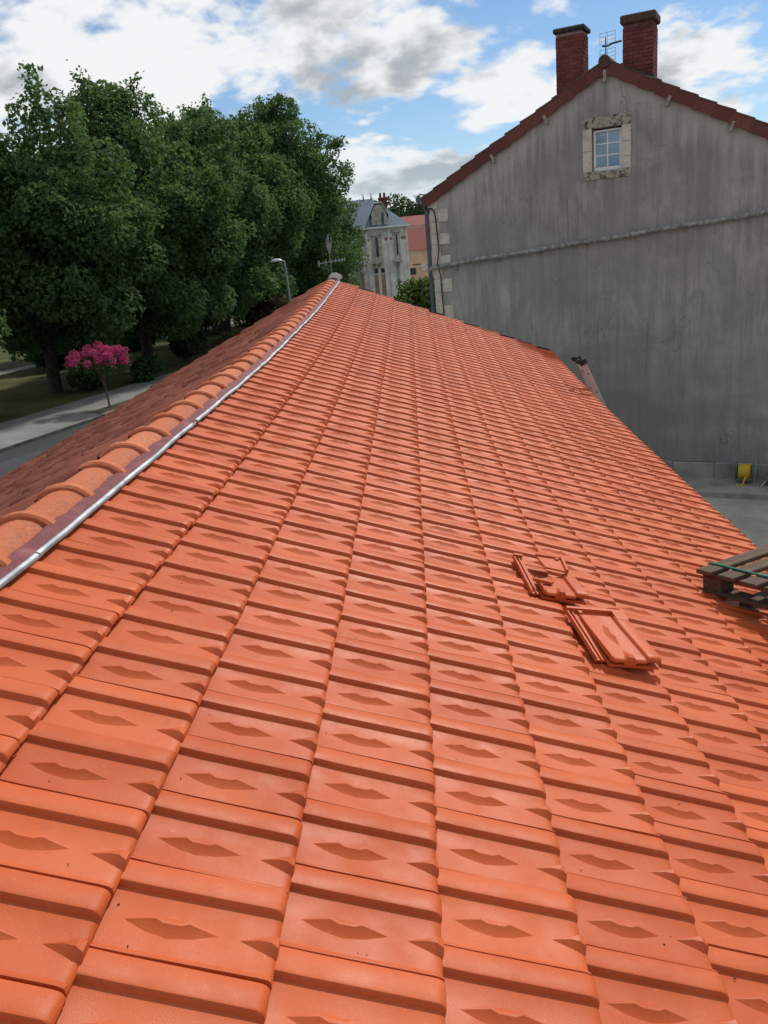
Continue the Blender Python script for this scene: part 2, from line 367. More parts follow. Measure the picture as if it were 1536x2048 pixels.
def stuff_from(name, src, mats4, mat, par, smooth, label=None):
    """join many copies of one small mesh (arrays V,F) into ONE real mesh"""
    V, F = src; M = np.array(mats4); n = len(M)
    VV = np.einsum('nij,vj->nvi', M[:, :3, :3], V) + M[:, None, :3, 3]
    FF = (F[None] + (np.arange(n) * len(V))[:, None, None]).reshape(-1, F.shape[1])
    me = np_mesh(name, VV.reshape(-1, 3), FF, mat, smooth, {'rnd': np.repeat(rng.random(n), len(V))})
    o = link(name, me, par); o['kind'] = 'stuff'
    if label: o['label'] = label
    return o
def in_view(p):
    q = np.asarray(p) - CAM; d = -q.dot(AXB)
    if d < .1: return 0
    x = q.dot(AXR) / d; y = q.dot(AXU) / d
    return (1 / d ** 2) if abs(x) < .50 and abs(y) < .655 else 1e-6 / d ** 2

# ------------------------------------------------------------------ the roof we stand on
W, L = .215, .3205
AL = R_(22.5755); CA, SA = cos(AL), sin(AL); Z0 = 4.5139
BL = R_(25.2); V0, V1 = -9, 63
RIDGE = np.array([-.450, 0, 4.716])
def rise(v): return 1.75 * W * (max(0., v - 8) / 55) ** 2.15
def drise(v): return (rise(v + .5) - rise(v - .5)) / W
UD = np.array([CA, 0, -SA]); ND = np.array([SA, 0, CA])
def RP(j, v, n=0.): return UD * ((j + max(0., j - 6.9) * .05) * L) + ND * n + np.array([0, v * W, Z0 + rise(v)])
def LP(d, v, n=0.): return RIDGE + np.array([-cos(BL), 0, -sin(BL)]) * d + np.array([-sin(BL), 0, cos(BL)]) * n + np.array([0, v * W, rise(v) - .012 * sin(min(1, d / 7) * pi)])
def frame(o, x, y, jit=(0, 0, 0)):
    x = x / np.linalg.norm(x); z = np.cross(x, y); z /= np.linalg.norm(z); y = np.cross(z, x)
    M = np.eye(4); J = np.array(Matrix.Rotation(jit[0], 3, 'X') @ Matrix.Rotation(jit[1], 3, 'Y') @ Matrix.Rotation(jit[2], 3, 'Z'))
    M[:3, :3] = np.stack([x, y, z], 1) @ J; M[:3, 3] = o; return M

house = empty('tiled_house', (-2, 6, 0), 'long low house whose gable roof is newly covered in orange terracotta tiles', 'house')
slope = MB().prism([RP(-1.4, V0, -.03), RP(10.75, V0, -.03), RP(10.75, 8, -.03), RP(-1.4, 8, -.03)], ND * -.05)
for a, b in ((8, 26), (26, 45), (45, 62.7)):
    slope.prism([RP(-1.4, a, -.03), RP(10.75, a, -.03), RP(10.75, b, -.03), RP(-1.4, b, -.03)], ND * -.05)
slope = slope.build('roof_slope', 'black_sheet', house)
lslope = MB()
for a, b in ((V0, 8), (8, 26), (26, 45), (45, 62.7)):
    lslope.prism([LP(0, a, -.04), LP(7.7, a, -.04), LP(7.7, b, -.04), LP(0, b, -.04)], np.array([0, 0, -.05]))
lslope = lslope.build('street_roof_slope', 'old_clay', house)

def tile_arrays(head=.03, full=False):
    """one interlocking tile: x down the slope (0 = visible head, L = nose), y across (pan, then the cover rib), z up"""
    py = [.012, .014, .030, .100, .38, .692, .707, .724, .734, .752, .966, .982, .988]
    pz = [-9, 11.0, 11.5, 0, 0, 0, 1.6, 12.0, 14.4, 15.6, 15.6, 13.8, -6.0]
    rib = [0, 0, 0, 0, 0, 0, 0, 1, 1, 1, 1, 1, 1]
    xs = [-head, .06, .18, .26, L - .030, L - .019, L - .011, L - .0055, L - .0015, L, L - .003]
    drop = [0, 0, 0, 0, 0, -.4, -1.6, -4.2, -8.0, -11.5, -18]
    g = [1, 1, 1, 1, 1, .985, .94, .88, .80, .74, .74]
    V = []; F = []
    for i, x in enumerate(xs):
        for k, y in enumerate(py):
            t = 27 * max(0, x) / L
            z = t + pz[k] * (g[i] if rib[k] else (1 if i < 8 else .6)) + drop[i] * (1.0 if not rib[k] else 1.12)
            V.append((x, y * W, z / 1000))
    nk = len(py)
    for i in range(len(xs) - 1):
        for k in range(nk - 1):
            a = i * nk + k; F.append((a, a + nk, a + nk + 1, a + 1))
    def add(vs, fs):
        k = len(V); V.extend(vs); F.extend([tuple(k + q for q in f) if len(f) == 4 else (k + f[0], k + f[1], k + f[2], k + f[2]) for f in fs])
    # raised lozenge in the pan: sharp tips, a crest with a dip in its middle
    yc = .385 * W; x0, x1 = .09 * L, .655 * L; ln = x1 - x0; w = .112 * W
    pan = lambda x: 27 * x / L / 1000
    def P(fx, fy, h): return (x0 + ln * fx, yc + fy * w, pan(x0 + ln * fx) + h)
    near = [P(.27, -.76, -.0003), P(.50, -1.06, -.0003), P(.74, -.74, -.0003)]
    md = [P(.325, -.34, .0050), P(.42, -.56, .0046), P(.60, -.56, .0046), P(.685, -.34, .0050)]
    far = [P(.30, .78, -.0004), P(.50, .86, -.0004), P(.70, .78, -.0004)]
    cn = [P(.33, .10, .0136), P(.42, -.14, .0120), P(.60, -.14, .0120), P(.68, .10, .0136)]
    cf = [P(.33, .34, .0133), P(.42, .16, .0121), P(.60, .16, .0121), P(.68, .34, .0133)]
    tl, tr_ = P(0, 0, -.0004), P(1, 0, -.0004)
    vs = [tl, tr_] + near + far + cn + cf + md      # 0 1 | 2 3 4 | 5 6 7 | 8..11 | 12..15 | 16..19
    fs = [(0, 2, 16), (2, 17, 16), (2, 3, 17), (3, 18, 17), (3, 4, 18), (4, 19, 18), (4, 1, 19),
          (0, 16, 8), (16, 17, 9, 8), (17, 18, 10, 9), (18, 19, 11, 10), (19, 1, 11),
          (0, 8, 12), (8, 9, 13, 12), (9, 10, 14, 13), (10, 11, 15, 14), (11, 1, 15),
          (0, 12, 5), (5, 12, 13), (5, 13, 6), (6, 13, 14), (6, 14, 7), (7, 14, 15), (7, 15, 1)]
    add(vs, fs)
    # half lozenge at the nose that bridges the rib below
    a0 = .765 * L; Q = lambda x, fy, h: (x, yc + fy * W, pan(min(x, L)) + h)
    vs = [Q(a0, 0, -.0004), Q(.90 * L, -.072, -.0004), Q(.955 * L, -.100, -.001), Q(L - .001, -.118, -.016),
          Q(.885 * L, .000, .0105), Q(.945 * L, -.022, .0150), Q(L - .003, -.045, .0105), Q(L + .001, -.060, -.004),
          Q(.885 * L, .025, .0107), Q(.945 * L, .050, .0152), Q(L - .003, .070, .0085), Q(L + .001, .078, -.004),
          Q(.90 * L, .085, -.0004), Q(.955 * L, .125, -.001), Q(L - .001, .150, -.016), Q(L, -.09, -.030), Q(L, .09, -.030)]
    fs = [(0, 1, 4), (1, 2, 5, 4), (2, 3, 6, 5), (3, 7, 6), (0, 4, 8), (4, 5, 9, 8), (5, 6, 10, 9), (6, 7, 11, 10),
          (0, 8, 12), (8, 9, 13, 12), (9, 10, 14, 13), (10, 11, 14), (3, 15, 7), (7, 15, 16, 11), (11, 16, 14)]
    add(vs, fs)
    if full:          # a loose tile: head rim, interlock channel on its left, underside
        t = [(-.075, -.27 * W), (-.075, 1.0 * W)]
        def bx(x0, x1, y0, y1, z0, z1):
            v = [(x, y, z) for z in (z0, z1) for y in (y0, y1) for x in (x0, x1)]
            add(v, [(0, 2, 3, 1), (4, 5, 7, 6), (0, 1, 5, 4), (2, 6, 7, 3), (0, 4, 6, 2), (1, 3, 7, 5)])
        bx(-.082, L - .03, -.20 * W, 0.004, -.010, -.002)
        bx(-.082, L - .03, -.205 * W, -.180 * W, -.0102, .010)
        bx(-.082, L - .025, -.105 * W, -.085 * W, -.0099, .006)
        bx(-.082, -.066, -.202 * W, 1.0 * W, -.0101, .018)
        bx(-.068, .0, .0, .99 * W, -.0098, -.0006)
        bx(-.068, .0, .745 * W, .998 * W, -.0097, .0184)
        bx(-.0665, -.045, .02 * W, .10 * W, -.001, .012)
        bx(0.001, L - .004, .002, W - .003, -.012, -.001)
        bx(-.05, -.02, .3 * W, .5 * W, -.03, -.009)
    V = np.array(V); F = np.array(F)
    return V, F
def mesh_from(name, V, F, mat, smooth):
    me = bpy.data.meshes.new(name)
    me.from_pydata([tuple(p) for p in V], [], [tuple(dict.fromkeys(f)) for f in F.tolist()]); me.update(); me.materials.append(MATS[mat])
    if smooth: smooth_mesh(me, smooth)
    return me
TV, TF = tile_arrays()
tile_me = mesh_from('roof_tile', TV, TF, 'terracotta', 29)
places = []
for j in range(-1, 11):
    for i in range(V0, V1 + 1):
        v = i + (.5 if j % 2 else 0)
        if v - .38 < V0 or v + .62 > V1 + .15: continue
        o = RP(j - .09, v - .38, .0 + random.uniform(-.0008, .0008)) + UD * random.uniform(-.0018, .0018)
        y = np.array([0, 1, drise(v)])
        M = frame(o, UD, y, (random.gauss(0, .005), random.gauss(0, .004), random.gauss(0, .005)))
        if j >= 7: M[:3, 0] *= 1.05
        places.append((in_view(RP(j + .4, v, 0)), M))
places.sort(key=lambda t: -t[0])
for w_, M in places[:300]: link('roof_tile', tile_me, slope, Matrix(M.tolist()))
stuff_from('roof_tiles_far', (TV, TF), [M for _, M in places[300:]], 'terracotta', slope, 29)

# street slope: older barrel-ribbed tiles
def old_tile():
    py = [0, .12, .26, .40, .54, .68, .80, 1.02]; pz = [4, 0, 0, 42, 60, 42, 3, 4]; xs = [-.02, .2, .325, .335, .334]; dr = [0, 0, 0, -5, -26]
    V = [(x, y * W, (32 * max(0, x) / .33 + z + d) / 1000) for x, d in zip(xs, dr) for y, z in zip(py, pz)]
    F = [(i * 8 + k, i * 8 + k + 8, i * 8 + k + 9, i * 8 + k + 1) for i in range(4) for k in range(7)]
    return np.array(V), np.array(F)
OV, OF = old_tile(); old_me = mesh_from('roof_tile', OV, OF, 'old_clay', 40)
places = []
for c_ in range(0, 23):
    for i in range(V0, V1):
        v = i + .07 * math.sin(c_ * 2.1)
        o = LP(.10 + c_ * .33, v, random.uniform(-.004, .004)); o2 = LP(.10 + c_ * .33 + .1, v)
        M = frame(o, o2 - LP(.10 + c_ * .33, v), np.array([0, -1, -drise(v)]), (random.gauss(0, .02), random.gauss(0, .012), random.gauss(0, .012)))
        places.append((in_view(o + np.array([0, 0, .05])), M))
places.sort(key=lambda t: -t[0])
for w_, M in places[:300]: link('roof_tile', old_me, lslope, Matrix(M.tolist()))
stuff_from('street_tiles_far', (OV, OF), [M for _, M in places[300:]], 'old_clay', lslope, 40)

# ridge caps: half barrels with a raised collar at the near end
def cap_mesh(seed):
    rg = np.random.default_rng(seed); ln = 1.65 * W
    st = [(-.008, .098, 0), (-.008, .122, 0), (.002, .130, 0), (.034, .130, 0), (.042, .125, 0), (.045, .106, 0), (.10, .106, 1), (.2, .105, 1), (.30, .103, 1), (ln + .05, .100, 1)]
    V = []; F = []; mo = []; na = 15
    for y, r_, mm in st:
        for k in range(na):
            th = R_(-8) + (pi + R_(16)) * k / (na - 1)
            V.append((r_ * cos(th) * 1.06, y, r_ * sin(th) * .92 - .008)); mo.append(mm * max(0, min(1, (cos(th) - .05) * 2.2)) * (.55 + .6 * min(1, y / .2)))
    for i in range(len(st) - 1):
        for k in range(na - 1): F.append((i * na + k, (i + 1) * na + k, (i + 1) * na + k + 1, i * na + k + 1))
    V = np.array(V) + rg.normal(0, .0007, (len(V), 3))
    return np_mesh('ridge_cap', V, np.array(F), 'ridge_clay', 28, {'mould': np.array(mo)})
caps = [cap_mesh(s) for s in range(4)]
k = 0; v = -8.60
while v < V1 - 1:
    p = RIDGE + np.array([-.034, v * W, rise(v) - .070]); y = np.array([random.gauss(0, .006), 1, drise(v) + .02 + random.gauss(0, .004)]); y /= np.linalg.norm(y)
    x = np.cross(y, (0, 0, 1)); x /= np.linalg.norm(x); z = np.cross(x, y)
    M = Matrix(np.vstack([np.column_stack([x, y, z, p + np.array([random.gauss(0, .002), 0, 0])]), [0, 0, 0, 1]]).tolist())
    link('ridge_cap', caps[k % 4], house, M); k += 1; v += 1.65
# pleated membrane and zinc strip below the caps
mb = MB(); vs = np.arange(V0, V1 + .01, .5); rw = []
for q, v in enumerate(vs):
    h = .006 * math.sin(q * 2.3) + .004 * math.sin(q * 5.1)
    rw.append([RIDGE + np.array([.05, v * W, rise(v) - .030]), RP(-1.36, v, .028 + h), RP(-1.26, v, .034 + h * 1.3), RP(-1.165, v, .032 + h * .5)])
for q in range(len(vs) - 1):
    for c_ in range(3): mb.add([rw[q][c_], rw[q][c_ + 1], rw[q + 1][c_ + 1], rw[q + 1][c_]], [(0, 1, 2, 3)])
me_ = mb.build('ridge_membrane', 'membrane', house)
bm = bmesh.new(); bm.from_mesh(me_.data); bmesh.ops.remove_doubles(bm, verts=bm.verts, dist=.0005); bm.to_mesh(me_.data); bm.free(); smooth_mesh(me_.data, 60)
seg = [V0, 5.4, 15, 24.5, 34, 43.5, 53, V1 - .1]
for a, b in zip(seg[:-1], seg[1:]):
    mb = MB(); q = np.arange(a - .25, b + .001, .5); prof = [(-1.192, .037), (-1.186, .0385), (-1.150, .0365), (-1.143, .033), (-1.140, .024)]
    rows = []
    for v in q:
        wv = .012 * math.sin(v * .31) + .006 * math.sin(v * 1.3); dz = (.004 if a > V0 and v < a + .3 else 0) + .002 * math.sin(v * 2.1)
        rows.append([RP(u + wv, v, n + dz) for u, n in prof])
    n_ = len(prof)
    mb.v = [tuple(p) for rr in rows for p in rr]; mb.f = [(i * n_ + k, i * n_ + k + 1, (i + 1) * n_ + k + 1, (i + 1) * n_ + k) for i in range(len(rows) - 1) for k in range(n_ - 1)]
    mb.build('zinc_strip', 'zinc', house, 50)
# ragged dark edge at the far verge, mortar hump at the ridge end
mb = MB(); pr = []
for q, j in enumerate(np.arange(-1.3, 11.0, .25)):
    pr.append((j, .012 + .030 * ((j + .09) % 1) + random.uniform(-.004, .004)))
for (a, ha), (b, hb) in zip(pr[:-1], pr[1:]):
    mb.prism([RP(a, V1 + .12, -.07), RP(b, V1 + .12, -.07), RP(b, V1 + .12, hb + .006), RP(a, V1 + .12, ha + .006)], np.array([0, .06, .0]))
mb.build('verge_board', 'black_sheet', house)
mb = MB(); na = 12
rg = np.random.default_rng(3); st = [(-.44, .07, -.03), (-.30, .085, -.015), (-.1, .095, .0), (.12, .10, .008), (.30, .09, .0), (.36, .06, -.02)]
for y, r_, dz in st:
    for q in range(na + 1):
        th = pi * q / na; rr = r_ * (1 + rg.normal(0, .05)); mb.v.append((RIDGE[0] + .0 + rr * 1.25 * cos(th), V1 * W + y + .40, RIDGE[2] + rise(V1) + dz + rr * sin(th)))
for i in range(len(st) - 1):
    for q in range(na): mb.f.append((i * (na + 1) + q, i * (na + 1) + q + 1, (i + 1) * (na + 1) + q + 1, (i + 1) * (na + 1) + q))
mb.f += [tuple(range(na + 1))[::-1], tuple((len(st) - 1) * (na + 1) + q for q in range(na + 1))]
mb.build('ridge_end_mortar', 'cement', house, 50)
# walls under the roof
MB().prism([(-6.9, V1 * W - .24, 0), (2.9, V1 * W - .24, 0), (2.9, V1 * W - .24, 3.3), (-.45, V1 * W - .24, 4.75), (-6.9, V1 * W - .24, 1.75)], (0, .23, 0)).build('far_gable_wall', 'grey_wall', house)
MB().box((2.83, 5.7, 1.6), (.12, 7.4, 1.6)).build('yard_wall', 'grey_wall', house)
MB().box((-6.83, 5.7, .65), (.12, 7.4, .65)).build('street_wall', 'grey_wall', house)
MB().prism([(-6.8, -1.8, 0), (2.8, -1.8, 0), (2.8, -1.8, 2.9), (-.45, -1.8, 4.3), (-6.8, -1.8, 1.3)], (0, .2, 0)).build('near_gable_wall', 'grey_wall', house)
mb = MB(); gp = [RP(10.86, v, -.09) for v in (V0, 8, 20, 32, 44, 55, V1)]
mb.tube(gp, .05, 8).build('eave_gutter', 'old_zinc', house, 40)

# loose and broken tiles left on the slope
LV, LF = tile_arrays(full=True)
loose_me = mesh_from('loose_tile', LV, LF, 'terracotta', 32)
def on_roof(j, v, n, yaw, tiltx=0, tilty=0):
    """yaw: the tile's nose turned from straight down the slope towards the near gable"""
    x = UD * cos(yaw) - np.array([0, 1, 0]) * sin(yaw); y = np.array([0, 1, 0]) * cos(yaw) + UD * sin(yaw)
    return Matrix(frame(RP(j, v, n), x, y, (tiltx, tilty, 0)).tolist())
lt = link('loose_tile', loose_me, None, on_roof(5.03, 8.85, .060, R_(80), R_(9), R_(4)))
tag(lt, 'whole spare terracotta tile lying across the laid tiles, its nose notched', 'roof tile')
def piece(cuts):
    """part of the loose tile left after straight breaks: (point, normal) keeps the normal's side"""
    bm = bmesh.new(); bm.from_mesh(loose_me)
    for co, no in cuts:
        bmesh.ops.bisect_plane(bm, geom=list(bm.verts) + list(bm.edges) + list(bm.faces), plane_co=co, plane_no=no, clear_inner=True)
    return bm
def pieces_mesh(name, lst):
    me = bpy.data.meshes.new(name); out = bmesh.new()
    for cuts in lst:
        bm = piece(cuts); t = bpy.data.meshes.new('t'); bm.to_mesh(t); bm.free(); out.from_mesh(t); bpy.data.meshes.remove(t)
    out.to_mesh(me); out.free(); me.materials.append(MATS['terracotta']); smooth_mesh(me, 20); return me
b1 = link('broken_tile', pieces_mesh('broken_tile', [[((0, .001, 0), (0, 1, 0)), ((.175, 0, 0), (.88, .47, .0))], [((0, -.0005, 0), (0, -1, 0))]]), None, on_roof(4.49, 11.25, .052, R_(83), R_(7), R_(3)))
tag(b1, 'broken terracotta tile with its upper corner snapped off under a smaller shard', 'roof tile')
mb = MB().prism([(-.075, .03, .0), (.055, .045, .0), (.075, .150, .0), (-.075, .165, .0)], (0, 0, .009))
mb.prism([(-.082, .028, -.001), (-.068, .028, -.001), (-.068, .167, -.001), (-.082, .167, -.001)], (0, 0, .020))
mb.prism([(-.0815, .153, -.0012), (.078, .138, -.0012), (.080, .152, -.0012), (-.0815, .168, -.0012)], (0, 0, .022))
mb.prism([(-.066, .120, .008), (-.048, .120, .008), (-.048, .140, .008), (-.066, .140, .008)], (0, 0, .009))
b2 = link('tile_shard', mb.mesh('tile_shard', 'terracotta', 0, .002), None, on_roof(4.57, 11.15, .082, R_(84), R_(7), R_(1)))
tag(b2, 'square shard of terracotta tile resting on the broken tile', 'tile shard')
mb = MB().box((0, 0, 0), (.045, .009, .007)).box((.038, .004, .002), (.016, .014, .006), ((.8, .6, 0), (-.6, .8, 0), (0, 0, 1)))
sl = mb.build('tile_sliver', 'terracotta', None, 0, .002); sl.matrix_world = on_roof(4.62, 10.22, .075, R_(-12))
tag(sl, 'thin sliver of terracotta lying beside the square shard', 'tile shard')
# crumbs of leaf and seed blown on the tiles
mb = MB()
for q in range(300):
    j = random.uniform(-.9, 8.5); v = random.uniform(-1.5, 16)
    fj = (j + .09) % 1; par_ = .5 if math.floor(j + .09) % 2 else 0; fv = (v - par_ + .38) % 1
    if fv > .66 or fj > .93: continue
    if .1 < fj < .66 and abs(fv - .385) < .13: continue
    if fj > .76 and abs(fv - .385) < .17: continue
    a = random.uniform(0, pi); s_ = random.uniform(.0013, .0032) * (1.5 if random.random() < .1 else 1)
    ax = UD * cos(a) + np.array([0, 1, 0]) * sin(a); ay = np.cross(ND, ax)
    mb.box(RP(j, v, .023 * fj + .0022 + (.008 if fv < .05 else 0)), (s_, s_ * random.uniform(.2, .5), .0011), (ax, ay, ND))
tag(mb.build('leaf_crumbs', 'leaf_litter'), 'tiny brown crumbs of leaf and seed scattered on the orange tiles', 'debris', kind='stuff')

# ------------------------------------------------------------------ grounds
def sheet(name, pts, z, mat, thick=0):
    mb = MB()
    if thick: mb.prism([(x, y, z - thick) for x, y in pts], (0, 0, thick))
    else: mb.add([(x, y, z) for x, y in pts], [tuple(range(len(pts)))])
    o = mb.build(name, mat); o['kind'] = 'structure'; return o
sheet('ground', [(-1500, -400), (1500, -400), (1500, 2600), (-1500, 2600)], -.05, 'country')
SD = np.array([.285, .9585]); SN = np.array([-.9585, .285])        # street direction, and across it towards the park
def sp(a, c): p = np.array([-12.2, 30.65]) + SD * a + SN * c; return (p[0], p[1])
def strip(c0, c1, a0=-60, a1=160): return [sp(a0, c0), sp(a1, c0), sp(a1, c1), sp(a0, c1)]
sheet('road', strip(-9, .02), 0.0, 'asphalt')
sheet('road_patch', [sp(-7.5, -1.15), sp(2.3, -1.3), sp(3.1, -.06), sp(-7.5, -.06)], .004, 'patch_asphalt')
sheet('footpath', strip(.14, 4.2), .11, 'footpath', .2)
kr = MB().prism([(*p, -.1) for p in strip(0.02, .14)], (0, 0, .22)).build('kerb', 'kerbstone'); kr['kind'] = 'structure'
sheet('lawn', strip(4.2, 70), .10, 'lawn')
sheet('tree_pit', [sp(1.2, .4), sp(5.0, .35), sp(5.2, 1.2), sp(1.4, 1.3)], .116, 'soil')
sheet('park_path', [sp(-40, 20), sp(60, 17), sp(60, 18.6), sp(-40, 21.6)], .106, 'footpath')
# courtyard on the right
AZ = R_(23.8); NW = np.array([sin(AZ), cos(AZ), 0]); DW = np.array([cos(AZ), -sin(AZ), 0]); P0 = np.array([7.763, 16.345, 0])
def wp(s, z, o=0.): return P0 + DW * s - NW * o + np.array([0, 0, z])
sheet('courtyard', [tuple(wp(-12, 0, -14)[:2]), tuple(wp(-12, 0, 30)[:2]), tuple(wp(14, 0, 30)[:2]), tuple(wp(14, 0, -14)[:2])], -.006, 'yard')
yard_slab = sheet('yard_slab', [tuple(wp(-7.2, 0, .02)[:2]), tuple(wp(-7.2, 0, 1.15)[:2]), tuple(wp(5, 0, 1.2)[:2]), tuple(wp(5, 0, .02)[:2])], .10, 'yard_slab', .2)

# ------------------------------------------------------------------ grey gable house
gh = empty('gable_house', tuple(wp(-2.87, 0, -4)), 'tall house with a streaked grey gable wall, stone window and two brick chimneys', 'house')
SP, ZP, SL, ZE, SR = -2.87, 8.62, -6.90, 6.50, 1.16
def zr(s): return ZP - (ZP - ZE) * abs(s - SP) / (SP - SL)
wl_, wr_, wb_, wt_ = -3.155, -2.545, 6.70, 7.53
mb = MB()
xs_ = sorted(set([SL + .18, -6.2, -5.4, -4.6, -3.9, wl_, SP, wr_, -1.8, -1.0, -.2, .6, SR]))
below = []
def wq(s0, s1, z00, z01, z10, z11):
    n = 10
    for q in range(n):
        a, b = q / n, (q + 1) / n
        pts = [(s0, z00 + (z10 - z00) * a), (s1, z01 + (z11 - z01) * a), (s1, z01 + (z11 - z01) * b), (s0, z00 + (z10 - z00) * b)]
        mb.add([wp(s, z) for s, z in pts], [(0, 1, 2, 3)]); below.extend([zr(s) - z for s, z in pts])
for a, b in zip(xs_[:-1], xs_[1:]):
    if a >= wl_ - 1e-6 and b <= wr_ + 1e-6:
        wq(a, b, .45, .45, wb_, wb_); wq(a, b, wt_, wt_, zr(a), zr(b))
    else: wq(a, b, .45, .45, zr(a), zr(b))
n0 = len(mb.v)
D = -.22
for s0, z0, s1, z1 in ((wl_, wb_, wl_, wt_), (wl_, wt_, wr_, wt_), (wr_, wt_, wr_, wb_), (wr_, wb_, wl_, wb_)):
    mb.add([wp(s0, z0), wp(s1, z1), wp(s1, z1, D), wp(s0, z0, D)], [(0, 1, 2, 3)])
# the other walls
for A, B, zt in ((SL + .18, SL + .18, ZE), (SR, SR, ZE)):
    mb.add([wp(A, 0, -.002), wp(A, 0, -10), wp(A, zt, -10), wp(A, zt, -.002)], [(0, 1, 2, 3)])
mb.add([wp(SL + .18, 0, -10), wp(SR, 0, -10), wp(SR, ZE, -10), wp(SP, ZP, -10), wp(SL + .18, ZE, -10)], [(0, 1, 2, 3, 4)])
wall_o = mb.build('wall', 'streaked_render', gh)
at = wall_o.data.attributes.new('below', 'FLOAT', 'POINT'); vals = np.full(len(mb.v), 3.0, np.float32); vals[:len(below)] = below; at.data.foreach_set('value', vals)
def obx(name, mat, s0, s1, z0, z1, o0, o1, par=gh, bevel=.006, smooth=0):
    """box given on the gable wall: along it, up, and out from it"""
    c = wp((s0 + s1) / 2, (z0 + z1) / 2, (o0 + o1) / 2)
    return MB().box(c, ((s1 - s0) / 2, (o1 - o0) / 2, (z1 - z0) / 2), (DW, NW, (0, 0, 1))).build(name, mat, par, smooth, bevel)
# stone base course
for q in range(9):
    a = -6.7 + q * .88
    obx('base_stone', 'yard_slab', a + .002, a + .877, 0, .46 + random.uniform(-.02, .015), -.02, .045 + random.uniform(0, .02), bevel=.015)
# corner strip and quoins
zq = [(6.30, 6.02), (5.76, 5.52), (5.27, 5.04), (4.74, 4.44), (4.13, 3.83), (3.52, 3.22), (2.9, 2.6), (2.3, 2.0), (1.7, 1.4), (1.1, .8)]
for q, (a, b) in enumerate(zq):
    obx('quoin', 'limestone', SL + .19, -6.455 + random.uniform(-.015, .015), b, a, -.02, .022)
    nb = zq[q + 1][0] if q + 1 < len(zq) else .4
    obx('corner_stone', 'limestone', SL, SL + .21, b + .004 if False else nb + .004, b - .004, -.05, .016, bevel=.008)
    obx('corner_stone', 'limestone', SL, SL + .186, b, a, -.05, .017, bevel=.008)
obx('corner_stone', 'limestone', SL, SL + .2, 6.305, 6.47, -.05, .018)
# window surround
win = obx('window_lintel', 'lichen_stone', -3.35, -2.36, wt_ + .005, 7.745, -.05, .02)
obx('window_sill', 'lichen_stone', -3.34, -2.355, 6.54, wb_ - .002, -.05, .028)
for a, b in ((-3.345, wl_), (wr_, -2.36)):
    zz_ = [wb_ - .001, 6.93, 7.22, wt_ + .004] if a > -3 else [wb_ - .001, 7.1, wt_ + .004]
    for z0, z1 in zip(zz_[:-1], zz_[1:]): obx('window_jamb', 'limestone', a, b, z0 + .003, z1 - .003, -.05, .018 + random.uniform(0, .004))
# window: frame, glazing bars, six panes, blind in the room behind
wf = MB()
def bar(s0, s1, z0, z1, o0=-.15, o1=-.09): wf.box(wp((s0 + s1) / 2, (z0 + z1) / 2, (o0 + o1) / 2), ((s1 - s0) / 2, (o1 - o0) / 2, (z1 - z0) / 2), (DW, NW, (0, 0, 1)))
a0, a1, b0, b1 = wl_ + .012, wr_ - .012, wb_ + .004, wt_ - .03
bar(a0, a0 + .05, b0, b1); bar(a1 - .05, a1, b0, b1); bar(a0 + .05, a1 - .05, b0, b0 + .075); bar(a0 + .05, a1 - .05, b1 - .045, b1)
frame_o = wf.build('window', 'white_pvc', gh, 0, .004)
mid = (a0 + a1) / 2; g0, g1 = b0 + .075, b1 - .045
wf = MB(); bar(mid - .012, mid + .012, g0, g1, -.135, -.1); wf.build('glazing_bar', 'white_pvc', frame_o)
for t in (1 / 3, 2 / 3):
    wf = MB(); z = g0 + (g1 - g0) * t; bar(a0 + .05, a1 - .05, z - .011, z + .011, -.134, -.101); wf.build('glazing_bar', 'white_pvc', frame_o)
for cx in range(2):
    for cz in range(3):
        s0 = a0 + .05 if cx == 0 else mid + .012; s1 = mid - .012 if cx == 0 else a1 - .05
        z0 = g0 + (g1 - g0) * cz / 3 + .011; z1 = g0 + (g1 - g0) * (cz + 1) / 3 - .011
        obx('pane', 'glass', s0, s1, z0, z1, -.122, -.116, frame_o, 0)
obx('blind', 'blind', a0 + .02, a1 - .02, g0 + (g1 - g0) * .52, g1 + .02, -.26, -.25, gh, 0)
MB().box(wp(mid, (wb_ + wt_) / 2, -1.0), (.5, .02, .6), (DW, NW, (0, 0, 1))).build('room_wall', 'room', gh)
